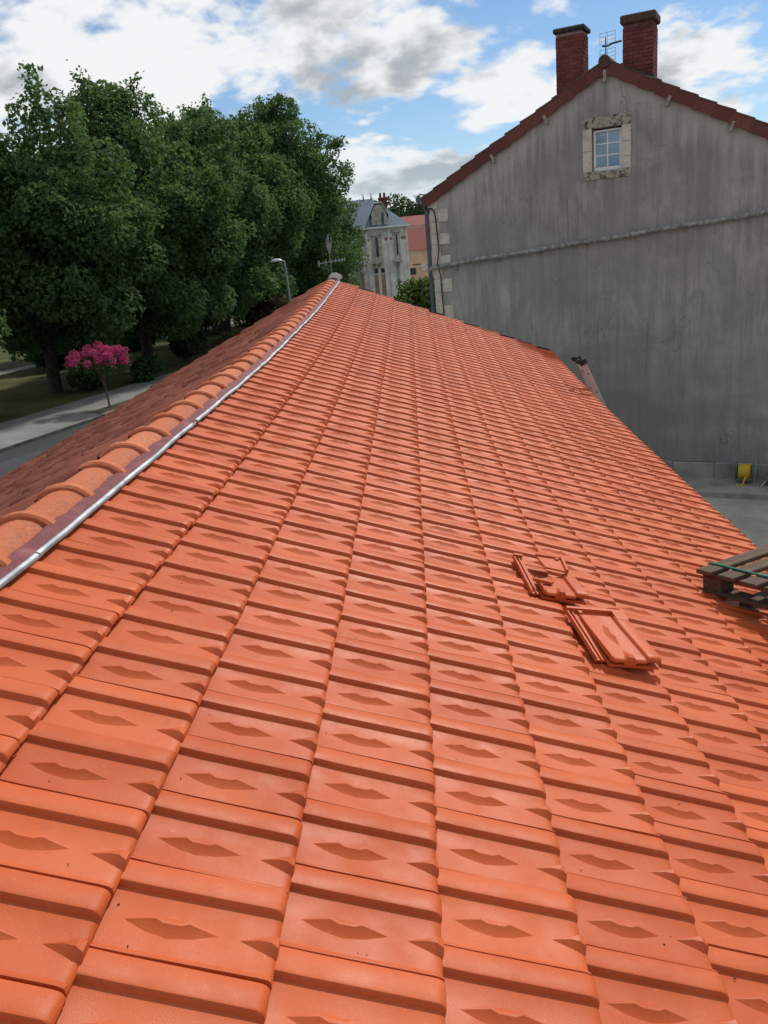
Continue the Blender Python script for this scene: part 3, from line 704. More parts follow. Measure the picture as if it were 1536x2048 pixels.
# verge: overlapping tiles stepping up to the ridge, purlin ends below
rl = math.hypot(SP - SL + .15, (ZP - ZE) * (SP - SL + .15) / (SP - SL)); ra = math.atan2(ZP - ZE, SP - SL)
nt_ = 12
for side in (-1, 1):
    ex = DW * side * cos(ra) * 1. + np.array([0, 0, -sin(ra)])       # down the rake
    ez = DW * side * sin(ra) + np.array([0, 0, cos(ra)])
    top = wp(SP, ZP + .06, 0)
    for q in range(nt_ + (0 if side < 0 else 0)):
        d = (q + .5) * rl / nt_; ln = rl / nt_ / 2
        tl = random.uniform(-.02, .02)
        e2 = ex * cos(.075 + tl) + ez * sin(.075 + tl); z2 = -ex * sin(.075 + tl) + ez * cos(.075 + tl)
        c = top + ex * d - NW * (.075 + random.uniform(-.006, .006)) + ez * random.uniform(-.006, .006)
        mb = MB()
        mb.box(c + z2 * -.035, (ln + .012, .020, .105), (e2, NW, z2))                    # face board of the tile
        vt = mb.build('verge_tile', 'verge_clay', gh, 0, .006)
        mb = MB().box(c + z2 * .074 + NW * .15, (ln + .016, .17, .014), (e2, NW, z2))    # its flat top, grown over with lichen
        mb.tube([c - e2 * (ln + .016) + z2 * .078 + NW * .01, c + e2 * (ln + .016) + z2 * .078 + NW * .01], .030, 8)
        mb.build('tile_cover', 'lichen_clay', vt, 40, 0)
    mb = MB().prism([top + ez * .02 + NW * .3, top + ex * (rl + .05) + ez * .02 + NW * .3, top + ex * (rl + .05) + ez * .02 + NW * 10.2, top + ez * .02 + NW * 10.2], ez * -.1)
    mb.build('roof', 'verge_clay', gh)
    # rows of cover tiles on the slope, seen edge-on
    mb = MB()
    for q in range(14):
        d = (q + 1) * (rl + .02) / 14
        mb.box(top + ex * (d - .16) + ez * .055 + NW * 5.2, (.175, 4.9, .016), (ex * cos(.06) + ez * sin(.06), NW, ez))
    o = mb.build('roof_courses', 'verge_clay', gh); o['kind'] = 'stuff'
    for sq in (1.24, 2.43):
        sc_ = SP + side * sq
        c = wp(sc_, zr(sc_) - .13, .05)
        b_ = MB().box(c, (.030, .06, .095), (DW * cos(ra * .8) - np.array([0, 0, side * sin(ra * .8)]), NW, DW * side * sin(ra * .8) + np.array([0, 0, cos(ra * .8)]))).build('purlin_end', 'wood_end', gh, 0, .008)
MB().box(wp(SP, ZP - .14, .05), (.032, .06, .11), (DW, NW, (0, 0, 1))).build('purlin_end', 'wood_end', gh, 0, .008)
mb = MB(); mb.tube([wp(SP, ZP + .12, .14), wp(SP, ZP + .13, -2), wp(SP, ZP + .12, -10.2)], .12, 10); mb.build('ridge_tile', 'lichen_clay', gh, 40)
# eave: gutter end and moulding, downpipe, black cable, sloping zinc pipe
obx('eave_moulding', 'limestone', SL - .12, SL + .22, 6.40, 6.52, -.3, .03); obx('eave_moulding', 'limestone', SL - .06, SL + .2, 6.31, 6.40, -.3, .025)
obx('gutter', 'slate_pipe', SL - .30, SL - .13, 6.50, 6.60, -10, .10, bevel=.012)
MB().tube([wp(SL - .16, 6.5, -.02), wp(SL - .13, 6.38, .0), wp(SL - .075, 6.22, .02), wp(SL - .075, .1, .02)], .052, 10).build('downpipe', 'slate_pipe', gh, 40)
pz = lambda s: 5.03 + (s + 6.9) * .0765
MB().tube([wp(SL - .06, pz(SL) - .06, .03), wp(SL + .02, pz(SL) - .01, .085)] + [wp(s, pz(s) + .012 * math.sin(s * 3), .085) for s in np.arange(SL + .3, SR + .3, .6)], .052, 10).build('drain_pipe', 'old_zinc', gh, 40)
for s in np.arange(-6.3, 1.2, 1.0): MB().tube([wp(s - .02, pz(s), .085), wp(s + .02, pz(s), .085)], .062, 10).box(wp(s, pz(s) - .08, .03), (.008, .03, .03), (DW, NW, (0, 0, 1))).build('pipe_clamp', 'old_zinc', gh, 40)
cb = [(SL - .14, 6.30), (SL - .05, 6.33), (SL + .06, 6.33), (SL + .12, 6.27), (SL + .15, 6.12), (SL + .165, 5.8), (SL + .18, 5.4), (SL + .17, 5.1), (SL + .19, 4.8), (SL + .2, 4.3), (SL + .215, 3.8), (SL + .21, 2.8), (SL + .22, .5)]
MB().tube([wp(s, z, .045 if abs(z - pz(s)) > .2 else .15) for s, z in cb], .014, 6).build('cable', 'black_rubber', gh, 40)
for s, z in ((-3.95, 4.55), (-3.0, 4.72), (.62, 1.5)): MB().tube([wp(s, z, -.01), wp(s, z, .05)], .018, 6).build('wall_stud', 'pale_metal', gh)

# chimneys: real bricks round a mortar core, weathered cap, tarred skirt
bricks_me = {}
def chimney(s0, s1, ztop, zb, off, depth, mat_m, name_label, capmat, zcap, lean=0):
    ce = wp((s0 + s1) / 2, (ztop + zb) / 2, off - depth / 2)
    core = MB().box(ce, ((s1 - s0) / 2 - .011, depth / 2 - .011, (ztop - zb) / 2 - .002), (DW, NW, (0, 0, 1))).build('chimney', mat_m, gh)
    core['label'] = name_label
    w = s1 - s0; hb = .073; nrow = int((ztop - zb) / hb)
    for rr in range(nrow):
        z = zb + (rr + .5) * hb
        for face in range(4):
            ln = w if face % 2 == 0 else depth
            n = max(2, round(ln / .215)); bl = ln / n
            edges = [0] + [(q + (.5 if rr % 2 else 1)) * bl for q in range(n if rr % 2 else n - 1)] + [ln]
            for e0, e1 in zip(edges[:-1], edges[1:]):
                if e1 - e0 < .03: continue
                m_ = (e0 + e1) / 2; hl = (e1 - e0) / 2 - .004
                if face == 0: c, ax = wp(s0 + m_, z, off - .012), DW
                elif face == 2: c, ax = wp(s0 + m_, z, off - depth + .012), DW
                elif face == 1: c, ax = wp(s1 - .012, z, off - m_), NW
                else: c, ax = wp(s0 + .012, z, off - m_), NW
                key = (round(hl, 3),)
                if key not in bricks_me: bricks_me[key] = MB().box((0, 0, 0), (hl, .014, hb / 2 - .0035)).mesh('brick', 'brick', 0, .003)
                yv = np.cross((0, 0, 1), ax); M = np.eye(4); M[:3, :3] = np.stack([ax, yv, (0, 0, 1)], 1)
                M[:3, 3] = c + np.array([random.uniform(-.002, .002), random.uniform(-.003, .003), 0])
                o = link('brick', bricks_me[key], core, Matrix(M.tolist()))
    cc = wp((s0 + s1) / 2, ztop + zcap / 2, off - depth / 2)
    mb = MB().box(cc, (w / 2 + .05, depth / 2 + .05, zcap / 2), (DW, NW, (0, 0, 1)))
    cap = mb.build('chimney_cap', capmat, core, 0, .025)
    # tarred skirt where it meets the tiles
    for sd in (0, 1):
        oo = off + .012 if sd == 0 else off - depth - .012
        za, zb2 = zr(s0) + .10, zr(s1) + .10
        MB().prism([wp(s0 - .03, za - .05, oo), wp(s1 + .03, zb2 - .05, oo), wp(s1 + .03, zb2 + .14, oo), wp(s0 - .03, za + .14, oo)], NW * -.02).build('flashing', 'tar', core)
    for sx, zc in ((s0 - .02, zr(s0)), (s1 + .02, zr(s1))):
        MB().box(wp(sx, zc + .16, off - depth / 2), (.012, depth / 2 + .02, .10), (DW, NW, (0, 0, 1))).build('flashing', 'tar', core)
    return core
chimney(-3.99, -3.42, 9.50, 8.20, -.45, .52, 'mortar', 'slender chimney of dark red brick with pale joints and a flat thin cap', 'tar', .10)
chimney(-2.61, -2.01, 9.44, 8.20, -.45, .60, 'dark_mortar', 'rough weathered brick chimney with a thick lichen covered cap', 'lichen_clay', .16)

# ------------------------------------------------------------------ small things on the roofs
ta = empty('grid_antenna', tuple(wp(SP - .14, 8.72, -.9)), 'wire grid television antenna standing on the gable ridge between the chimneys', 'antenna')
B = lambda s, z, o=-.9: wp(SP - .14 + s, z, o)
MB().tube([B(-.03, 8.7), B(-.03, 9.36)], .013, 6).build('mast', 'lamp_grey', ta)
MB().tube([B(-.10, 9.20), B(.02, 9.19), B(.10, 9.22), B(.30, 9.24)], .020, 6).build('boom', 'slate_pipe', ta)
for z0, z1, ds in ((9.24, 9.46, .03), (8.92, 9.14, .06)):
    mb = MB(); a, b = -.16, .16
    for t in range(4):
        z = z0 + (z1 - z0) * t / 3; mb.tube([B(a, z - .01, -.95), B(b, z + .01, -.95)], .0042, 4)
    for s in (a, 0, b): mb.tube([B(s, z0, -.95), B(s, z1 + .012, -.95)], .0042, 4)
    mb.build('reflector_grid', 'pale_metal', ta)
rx, ry = -.50, V1 * W + .45; rz = RIDGE[2] + rise(V1) + .15
wvn = empty('weathervane', (rx, ry, rz), 'grey metal rooster weathervane on a thin mast at the ridge end', 'weathervane')
MB().tube([(rx, ry, rz - .05), (rx - .005, ry, rz + .32)], .008, 6).build('mast', 'lamp_grey', wvn)
ol = [(-.010, .0), (.014, .0), (.018, .045), (.045, .09), (.056, .15), (.062, .23), (.056, .30), (.044, .26), (.046, .20), (.030, .15), (.018, .19), (.006, .24), (.012, .29), (.024, .335), (.012, .35), (-.008, .33), (-.018, .27), (-.016, .20), (-.022, .15), (-.032, .20), (-.030, .28), (-.042, .27), (-.044, .20), (-.040, .15), (-.058, .12), (-.036, .11), (-.022, .05)]
def thickpoly(pts, cx, cy, cz, sc=1.): return [(cx + x * sc, cy, cz + z * sc) for x, z in pts]
mb = MB().prism(thickpoly(ol, rx - .005, ry - .006, rz + .29, .95), (0, .012, 0)); mb.build('rooster', 'weathervane_metal', wvn)
an = empty('yagi_antenna', (rx, ry, rz + .1), 'small yagi television antenna clamped to the weathervane mast', 'antenna')
za = rz + .15
MB().tube([(rx - .22, ry - .02, za - .02), (rx + .26, ry + .05, za + .02)], .006, 5).build('boom', 'pale_metal', an)
for x in (-.22, -.20, -.08, .02, .09, .15, .21, .25):
    hgt = .050 if x < -.05 else .035
    MB().tube([(rx + x, ry + x * .14, za + x * .08 - hgt), (rx + x, ry + x * .14, za + x * .08 + hgt)], .0045, 4).build('element', 'pale_metal', an)

# pallet on the forks of a lifting mast beside the eave
paz = R_(60); p1 = np.array([sin(paz), cos(paz), 0]); hp = np.array([cos(paz), -sin(paz), 0])
p2 = hp * cos(R_(5)) + np.cross(hp, p1) * sin(R_(5)); p3 = np.cross(p1, p2); 
if p3[2] < 0: p3 = -p3
PC = np.array([2.42, 3.08, 3.508])          # corner of the pallet by the roof, bottom level
def pp(a, b, c): return PC + p1 * a + p2 * b + p3 * c
pal = empty('wooden_pallet', tuple(pp(.5, .4, 0)), 'weathered grey brown wooden pallet strapped in green, held over the lower tiles', 'pallet')
def plank(name, a0, a1, b0, b1, c0, c1, par=pal, mat='pallet_wood'):
    me = MB().box((0, 0, 0), ((a1 - a0) / 2, (b1 - b0) / 2, (c1 - c0) / 2)).mesh(name, mat, 0, .003)
    M = np.eye(4); M[:3, :3] = np.stack([p1, np.cross(p3, p1), p3], 1); M[:3, 3] = pp((a0 + a1) / 2, (b0 + b1) / 2, (c0 + c1) / 2)
    return link(name, me, par, Matrix(M.tolist()))
LNP, WDP = 1.2, 1.0
for b in (0, .145, .30, .455, .61, .765, .90):
    plank('deck_board', -.045 + random.uniform(-.01, .01), LNP, b, b + (.10 if 0 < b < .9 else .10), .122 + .0008 * b, .144 + random.uniform(0, .003))
for a in (.0, .55, 1.1):
    plank('cross_board', a, a + .10, .0, WDP, .100, .1215)
    for b in (.0, .43, .86): plank('block', a + .002, a + .098, b + .003, b + .135, .022, .0995)
    plank('bottom_board', a, a + .10, .0, WDP, .0, .0215)
mb = MB()
for a in (.075,):
    mb.tube([pp(a, -.012, .02), pp(a, -.012, .147), pp(a, .0, .151), pp(a, .5, .152), pp(a, 1.0, .151), pp(a, 1.012, .02)], .007, 6)
mb.build('strap', 'strap', pal, 40)
mast = empty('lifting_mast', tuple(pp(1.5, .5, 0) * np.array([1, 1, 0])), 'steel mast and forks lifting the wooden pallet beside the eave', 'lift')
for b in (.26, .68):
    MB().box(pp(.72, b, -.022), (.68, .045, .018), (p1, p2, p3)).build('fork', 'steel', mast)
MB().box(pp(1.42, .48, .12), (.02, .42, .17), (p1, p2, p3)).build('carriage', 'steel', mast)
for b in (.12, .84):
    q = pp(1.50, b, 0); MB().box((q[0], q[1], 2.0), (.04, .05, 2.0), (p1, hp, (0, 0, 1))).build('mast_rail', 'steel', mast)
q = pp(1.8, .48, 0); MB().box((q[0], q[1], .08), (.45, .6, .08), (p1, hp, (0, 0, 1))).build('base', 'steel', mast)

# ladder leaning on the eave from the courtyard
ey = 47.0; ep = RP(10.95, ey, .0)
up = np.array([-cos(R_(67)), .03, sin(R_(67))]); up /= np.linalg.norm(up); lat = np.array([0, 1, 0]); lat = lat - up * lat.dot(up); lat /= np.linalg.norm(lat); thk = np.cross(up, lat)
if thk[0] < 0: thk = -thk
base_l = ep[2] / up[2]
lad = empty('ladder', tuple((ep - up * base_l + thk * .1) * np.array([1, 1, 0])), 'aluminium extension ladder propped against the eave, black foot caps on top', 'ladder')
for sec, (o_, t0, t1) in enumerate(((.06, .50, -base_l + .03),)):
    for b in (0, .38):
        c0 = ep + thk * o_ + lat * b + up * t0; c1 = ep + thk * o_ + lat * b + up * t1
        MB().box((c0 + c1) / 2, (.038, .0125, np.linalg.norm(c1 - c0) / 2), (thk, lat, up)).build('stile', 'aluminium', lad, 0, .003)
        if sec == 0:
            MB().box(c0 + up * .015, (.048, .022, .035), (thk, lat, up)).tube([c0 + up * .05 - thk * .05 - lat * .02, c0 + up * .05 - thk * .05 + lat * .02], .035, 10).build('end_cap', 'black_rubber', lad, 40)
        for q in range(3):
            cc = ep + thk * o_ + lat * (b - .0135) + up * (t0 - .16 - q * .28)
            MB().tube([cc, cc - lat * .003], .011, 8).build('hole_disc', 'black_rubber', lad)  # black disc laid on the stile for the shade inside a hole
    t = t0 - .16; 
    while t > t1 + .1:
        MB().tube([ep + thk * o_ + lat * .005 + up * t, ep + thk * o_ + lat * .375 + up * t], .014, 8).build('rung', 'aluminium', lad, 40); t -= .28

# hose reel and stone by the foot of the wall
hr = empty('hose_reel', tuple(wp(.10, .10, .35)), 'green hose reel wound with yellow hose on a wire stand by the wall', 'hose reel')
hc = .36
coil = MB()
path = []
for q in range(0, 9 * 16 + 1):
    th = 2 * pi * q / 16; path.append(wp(-.03 + .25 * q / (9 * 16), hc + .12 * sin(th), .36 + .12 * cos(th)))
coil.tube(path, .019, 6)
path = [wp(.20 - .22 * q / (8 * 16), hc + .145 * sin(2 * pi * q / 16 + 1), .36 + .145 * cos(2 * pi * q / 16 + 1)) for q in range(0, 8 * 16 + 1)]
coil.tube(path, .019, 6); coil.tube([wp(.14, hc - .17, .43), wp(.12, .30, .56), wp(.07, .12, .60), wp(-.05, .115, .62)], .017, 6)
coil.build('hose', 'hose', hr, 50)
for s in (-.065, .250): MB().tube([wp(s - .008, hc, .36), wp(s + .008, hc, .36)], .205, 20).build('reel_disc', 'green_plastic', hr, 40)
for s in (-.10, .285):
    MB().tube([wp(s, .10, .56), wp(s, hc, .38), wp(s, .72, .28), wp(s, .72, .26), wp(s, hc, .34), wp(s, .10, .16)], .008, 6).build('stand', 'lamp_grey', hr, 40)
MB().tube([wp(-.10, .72, .27), wp(.285, .72, .27)], .008, 6).build('handle', 'lamp_grey', hr, 40)
mb = MB(); mb.box(wp(.78, .22, .38), (.26, .17, .12), (DW, NW, (0, 0, 1)))
tag(mb.build('stone_block', 'cement', None, 40, .05), 'rough grey stone block lying against the wall beside the hose reel', 'stone')
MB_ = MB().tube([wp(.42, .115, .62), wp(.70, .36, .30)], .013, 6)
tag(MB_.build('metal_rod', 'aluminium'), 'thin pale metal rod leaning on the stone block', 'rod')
obx('wall_hatch', 'tar', .62, .9, 1.05, 1.4, -.02, .02)

# street lamp
lx, ly = -5.3, 41.5
lp = empty('street_lamp', (lx, ly, 0), 'grey street lamp with a rounded head on a short arm before the plane trees', 'street lamp')
MB().tube([(lx + .12, ly, 0), (lx + .05, ly, 3), (lx - .02, ly, 5.25), (lx - .04, ly, 5.40), (lx - .2, ly, 5.45)], [.075, .06, .05, .045, .04], 10).build('post', 'lamp_grey', lp, 40)
mb = MB(); st = [(-.16, .05, 5.46), (-.28, .12, 5.47), (-.48, .155, 5.46), (-.66, .12, 5.44), (-.74, .03, 5.42)]
na = 12
for dx, r_, z in st:
    for q in range(na):
        th = 2 * pi * q / na; mb.v.append((lx + dx, ly + r_ * cos(th), z + .75 * r_ * max(-.35, sin(th))))
for i in range(len(st) - 1):
    for q in range(na): mb.f.append((i * na + q, i * na + (q + 1) % na, (i + 1) * na + (q + 1) % na, (i + 1) * na + q))
mb.f += [tuple(range(na)), tuple(range(4 * na, 5 * na))[::-1]]
mb.build('lamp_head', 'pale_metal', lp, 50)

# ------------------------------------------------------------------ houses beyond
FD = np.array([-.9995, -.03, 0]); FN = np.array([.03, -.9995, 0]); FO = np.array([.80, 83.38, 0])
def fp(s, z, o=0.): return FO + FD * (s * .80) + FN * o + np.array([0, 0, z])
wh = empty('white_villa', tuple(fp(6, 0, -5)), 'old white villa with slate roof, dormer gable and stone balconies', 'house')
def fbx(name, mat, s0, s1, z0, z1, o0, o1, par=wh, bevel=0):
    return MB().box(fp((s0 + s1) / 2, (z0 + z1) / 2, (o0 + o1) / 2), ((s1 - s0) * .40, (o1 - o0) / 2, (z1 - z0) / 2), (-FD, FN, (0, 0, 1))).build(name, mat, par, 0, bevel)
fbx('wall', 'white_plaster', 0, 11.5, 0, 7.55, -9, 0)
fbx('cornice', 'white_pvc', -.42, 11.9, 7.56, 7.74, -9.3, .42)
mb = MB(); e = .4
A = [fp(-e, 7.75, e), fp(11.5 + e, 7.75, e), fp(11.5 + e, 7.75, -9 - e), fp(-e, 7.75, -9 - e)]; T = [fp(4.0, 10.55, -4.2), fp(8.0, 10.55, -4.2)]
mb.add(A + T, [(0, 1, 5, 4)[::-1], (1, 2, 5)[::-1], (2, 3, 4, 5)[::-1], (3, 0, 4)[::-1]])
rf = mb.build('roof', 'slate', wh)
for s in (4.0, 5.0): MB().tube([fp(s, 10.5, -4.2), fp(s, 11.1, -4.2)], [.09, .03], 6).build('finial', 'slate', rf)
chm = fbx('chimney', 'far_brick', 2.1, 3.1, 8.6, 10.35, -3.4, -2.5); chm.data.materials[0] = MATS['brick']
fbx('chimney_cap', 'brick', 2.02, 3.18, 10.36, 10.48, -3.5, -2.4, chm)
for s in (2.35, 2.85): MB().tube([fp(s, 10.48, -2.95), fp(s, 10.95, -2.95)], [.13, .1], 8).build('chimney_pot', 'brick', chm, 40)
# dormer gable
dm = MB().prism([fp(4.15, 7.75, .12), fp(2.25, 7.75, .12), fp(2.25, 8.95, .12), fp(2.82, 9.75, .12), fp(3.6, 9.75, .12), fp(4.15, 8.95, .12)], -FN * 3).build('dormer', 'weathered_stone', wh)
for a, b in (((4.4, 8.75), (3.66, 9.86)), ((3.72, 9.86), (2.72, 9.86)), ((2.78, 9.86), (2.02, 8.75))):
    pa, pb = fp(*a, .3), fp(*b, .3); MB().prism([pa, pb, pb + np.array([0, 0, .1]), pa + np.array([0, 0, .1])], -FN * 3.2).build('dormer_trim', 'white_pvc', dm)
fbx('dormer_window', 'dark_glass', 2.62, 2.95, 7.95, 9.0, .08, .128, dm); fbx('dormer_pilaster', 'weathered_stone', 3.25, 3.5, 7.8, 9.4, .12, .22, dm); fbx('dormer_pilaster', 'weathered_stone', 3.0, 3.15, 7.8, 9.3, .12, .2, dm)
# bays: windows with shutters, balconies, doors
for s0, s1 in ((1.85, 2.75), (4.65, 5.6), (.1, .75), (6.9, 8.2)): fbx('brick_band', 'far_brick', s0, s1, 6.42, 6.68, -.05, .03)
for wc, z0, z1, w in ((3.75, 4.95, 6.75, .95), (1.30, 4.95, 6.9, .5), (6.0, 4.9, 6.7, .6), (8.9, 4.9, 6.7, .9)):
    f_ = fbx('window', 'weathered_stone', wc - w / 2 - .16, wc + w / 2 + .16, z0, z1 + .25, -.05, .07)
    fbx('window_head', 'weathered_stone', wc - w / 2 - .3, wc + w / 2 + .3, z1 + .2, z1 + .42, .0, .2, f_)
    fbx('pane', 'dark_glass', wc - w * .22, wc + w * .16, z0, z1, .02, .085, f_); fbx('shutter', 'far_shutter', wc + w * .17, wc + w * .5, z0, z1, .02, .10, f_)
    b_ = fbx('balcony', 'weathered_stone', wc - w / 2 - .25, wc + w / 2 + .25, z0 - .62, z0 - .42, .0, .75)
    fbx('balustrade', 'weathered_stone', wc - w / 2 - .22, wc + w / 2 + .22, z0 - .41, z0 - .02, .62, .72, b_)
    for d in (-.3, .3): fbx('bracket', 'weathered_stone', wc + d * w - .06, wc + d * w + .06, z0 - .98, z0 - .63, .0, .5, b_)
for wc in (3.25, 4.10):
    fbx('fanlight', 'dark_glass', wc - .22, wc + .22, 3.42, 3.86, -.02, .03); fbx('door', 'far_door', wc - .24, wc + .24, .4, 3.3, -.02, .035); fbx('door_frame', 'white_pvc', wc - .36, wc - .245, .4, 3.95, -.02, .06)
fbx('window', 'far_shutter', 1.2, 1.55, 2.2, 4.0, -.02, .04); fbx('shutter', 'far_shutter', 6.05, 6.5, 1.0, 3.6, -.02, .08); fbx('window', 'far_door', 5.62, 6.02, 1.0, 3.6, -.02, .05)
for s in (.05, 2.25, 4.95): fbx('pilaster', 'white_plaster', s - .12, s + .12, 0, 7.5, .0, .07)

def tilehouse(name, label, x0, x1, y, ze, zr_, depth, wallmat, rot=0):
    r_ = empty(name, ((x0 + x1) / 2, y + depth / 2, 0), label, 'house')
    MB().box(((x0 + x1) / 2, y + depth / 2, ze / 2), ((x1 - x0) / 2, depth / 2, ze / 2)).build('wall', wallmat, r_)
    rf = MB().prism([(x0 - .25, y - .3, ze - .05), (x0 - .25, y + depth / 2, zr_), (x0 - .25, y + depth + .3, ze - .05)], (x1 - x0 + .5, 0, 0)).build('roof', 'far_tile', r_)
    return r_
ph = tilehouse('peach_house', 'peach rendered house under a red tiled roof beyond the white villa', .85, 9, 95.2, 5.3, 7.75, 8, 'peach_plaster')
MB().box((1.75, 95.18, 3.7), (.55, .03, .05)).build('awning_rail', 'dark_glass', ph); MB().box((1.15, 95.17, 3.0), (.35, .04, .35)).build('window', 'dark_glass', ph); MB().box((2.6, 95.17, 3.35), (.5, .05, .4)).build('window', 'weathered_stone', ph)
pk = tilehouse('pink_house', 'pale house with a faded pink tiled roof behind the peach house', .3, 12, 112, 8.3, 9.6, 9, 'white_plaster')

# ------------------------------------------------------------------ vegetation
def leaves(pts, nrm, size, rg, aspect=.62, droop=.35):
    """kite-shaped leaves: 4 vertices, folded along the middle"""
    n = len(pts); a = rg.normal(size=(n, 3)); a -= (a * nrm).sum(1)[:, None] * nrm; a /= np.linalg.norm(a, axis=1)[:, None] + 1e-9
    b = np.cross(nrm, a); s = size[:, None]
    V = np.stack([pts - a * s * .5, pts + b * s * aspect * .5 + nrm * s * .1, pts + a * s * .55 - nrm * s * droop * .3, pts - b * s * aspect * .5 + nrm * s * .1], 1).reshape(-1, 3)
    return V, np.arange(4 * n).reshape(n, 4)
def blob_points(center, rad, n, rg, shell=.55, up=.5):
    d = rg.normal(size=(n, 3)); d /= np.linalg.norm(d, axis=1)[:, None]
    r_ = shell + (1.06 - shell) * rg.random(n) ** .6
    p = np.asarray(center) + d * r_[:, None] * np.asarray(rad)
    nn = d * .55 + rg.normal(size=(n, 3)) * .6 + np.array([0, 0, up]); nn /= np.linalg.norm(nn, axis=1)[:, None]
    return p, nn
def lobes_crown(c, rad, nl, lr, per, size, rg, egg=.0, inner=.12):
    P, Q, Sz = [], [], []
    c = np.asarray(c, float); rad = np.asarray(rad, float); cen = []
    for q in range(nl):
        d = rg.normal(size=3); d /= np.linalg.norm(d); f = .35 + .55 * rg.random() ** .5
        o = c + d * f * rad; t = (o[2] - c[2]) / rad[2]
        o[:2] = c[:2] + (o[:2] - c[:2]) * (1 - egg * max(0, t))
        cen.append(o); r_ = lr * (.6 + .75 * rg.random())
        p, n = blob_points(o, (r_, r_, r_ * .8), int(per * r_ * r_ / lr / lr), rg, .62)
        P.append(p); Q.append(n); Sz.append(size * (.65 + .7 * rg.random(len(p))))
        for e in range(rg.integers(1, 4)):             # ragged sprays that break the outline
            d2 = d * .7 + rg.normal(size=3) * .5; d2[2] = abs(d2[2]) * .7 + .1; d2 /= np.linalg.norm(d2)
            l_ = r_ * (.85 + .4 * rg.random()); m_ = int(per * .12)
            tt = rg.random(m_) ** .7; p = o + d2 * (l_ * (.5 + .6 * tt))[:, None] + rg.normal(size=(m_, 3)) * r_ * .13
            nn = rg.normal(size=(m_, 3)) + np.array([0, 0, .5]); nn /= np.linalg.norm(nn, axis=1)[:, None]
            P.append(p); Q.append(nn); Sz.append(size * (.6 + .6 * rg.random(m_)))
    m_ = int(inner * per * nl)
    if m_:
        d = rg.normal(size=(m_, 3)); d /= np.linalg.norm(d, axis=1)[:, None]; p = c + d * (rg.random(m_) ** .5 * .8)[:, None] * rad
        nn = rg.normal(size=(m_, 3)); nn /= np.linalg.norm(nn, axis=1)[:, None]; P.append(p); Q.append(nn); Sz.append(size * 1.2 * np.ones(m_))
    P = np.concatenate(P); Q = np.concatenate(Q); Sz = np.concatenate(Sz)
    return leaves(P, Q, Sz, rg), cen
def tree(name, label, x, y, h, r_, zb, seed, cat='tree', group=None, leaf='plane_leaf', bark='bark', nl=42, per=700, size=.25, lr=1.45, trunk_r=.30, off=(0, 0), egg=.35, limbs=14, skirt=0):
    rg = np.random.default_rng(seed); root = empty(name, (x, y, 0), label, cat, group)
    c = (x + off[0], y + off[1], zb + (h - zb) * .47)
    (V, F), cen = lobes_crown(c, (r_ - lr * .55, r_ - lr * .55, (h - zb) / 2 - lr * .45), nl, lr, per, size, rg, egg)
    for q in range(skirt):                             # low hanging boughs
        a = rg.random() * 2 * pi; f = r_ * (.35 + .6 * rg.random()); o = (x + off[0] + f * cos(a), y + off[1] + f * sin(a), zb + 1.3 + 2.8 * rg.random())
        p, n = blob_points(o, (lr * .8, lr * .8, lr * .75), int(per * .55), rg, .5); v2, f2 = leaves(p, n, size * (.65 + .7 * rg.random(len(p))), rg)
        F = np.concatenate([F, f2 + len(V)]); V = np.concatenate([V, v2]); cen.append(np.array(o))
    link('crown', np_mesh('crown', V, F, leaf), root)
    mb = MB(); top = np.array([x + off[0] * .6, y + off[1] * .6, h * .8]); b0 = np.array([x, y, -.1])
    pth = [b0 + (top - b0) * t + np.array([rg.normal(0, .05), rg.normal(0, .05), 0]) * (t > 0) for t in (0, .04, .12, .25, .42, .62, .82, 1)]
    mb.tube(pth, [trunk_r * k for k in (1.5, 1.15, 1, .92, .75, .5, .28, .08)], 10)
    for q in range(min(limbs, len(cen))):
        e = cen[q]; t = .15 + .45 * rg.random(); s_ = b0 + (top - b0) * min(t, .8 * max(.1, (e[2] - .6) / h)); m_ = (s_ + e) / 2 + np.array([0, 0, .35])
        mb.tube([s_, m_, e], [trunk_r * .34, trunk_r * .2, .02], 6)
    mb.build('trunk', bark, root, 50)
    return root
GT = 'plane trees lining the footpath'
TR = [(-20.6, 31, 13.4, 5.0, 1.2, (1.0, -.3)), (-17.4, 39.7, 14.4, 5.6, 1.2, (1.2, 0)), (-14.8, 46.9, 16.2, 5.8, 1.3, (.9, 0)), (-13.2, 53, 16.2, 5.3, 1.7, (.8, .4)), (-12.5, 58.4, 17.8, 5.7, 1.6, (1.2, 0)), (-9.8, 67.4, 19.6, 6.1, 1.2, (.9, .4)), (-8.9, 75.5, 15.4, 5.2, .8, (.3, 0))]
LB = ['plane tree with low boughs at the lawn corner, before the row begins', 'plane tree with a thick trunk just behind the pink flowering tree', 'tall plane tree whose broad crown rises behind the pink flowering tree',
      'narrower plane tree squeezed between two taller crowns of the row', 'plane tree with a bare dark trunk beside the sunlit patch of lawn', 'tallest plane tree of the row, rising behind the street lamp', 'last plane tree of the row, its boughs hiding the villa corner']
for q, ((x, y, h, r_, zb, of), lb) in enumerate(zip(TR, LB)):
    tree('plane_tree', lb, x, y, h, r_, zb, 40 + q, 'tree', GT, off=of, nl=60 if q < 6 else 52, egg=.30, skirt=13)
for q, (x, y, h) in enumerate(((-27, 52, 14), (-22, 64, 15), (-17, 78, 15.5))):
    tree('park_tree', ['dark tree on the lawn behind the row, farthest from the villa', 'dark tree on the lawn behind the middle of the row', 'dark tree on the lawn behind the row, nearest the villa'][q], x, y, h, 5.6, 1.5, 70 + q, 'tree', 'trees on the lawn behind the row', leaf='dark_leaf', nl=34, per=420, size=.38, lr=1.9)
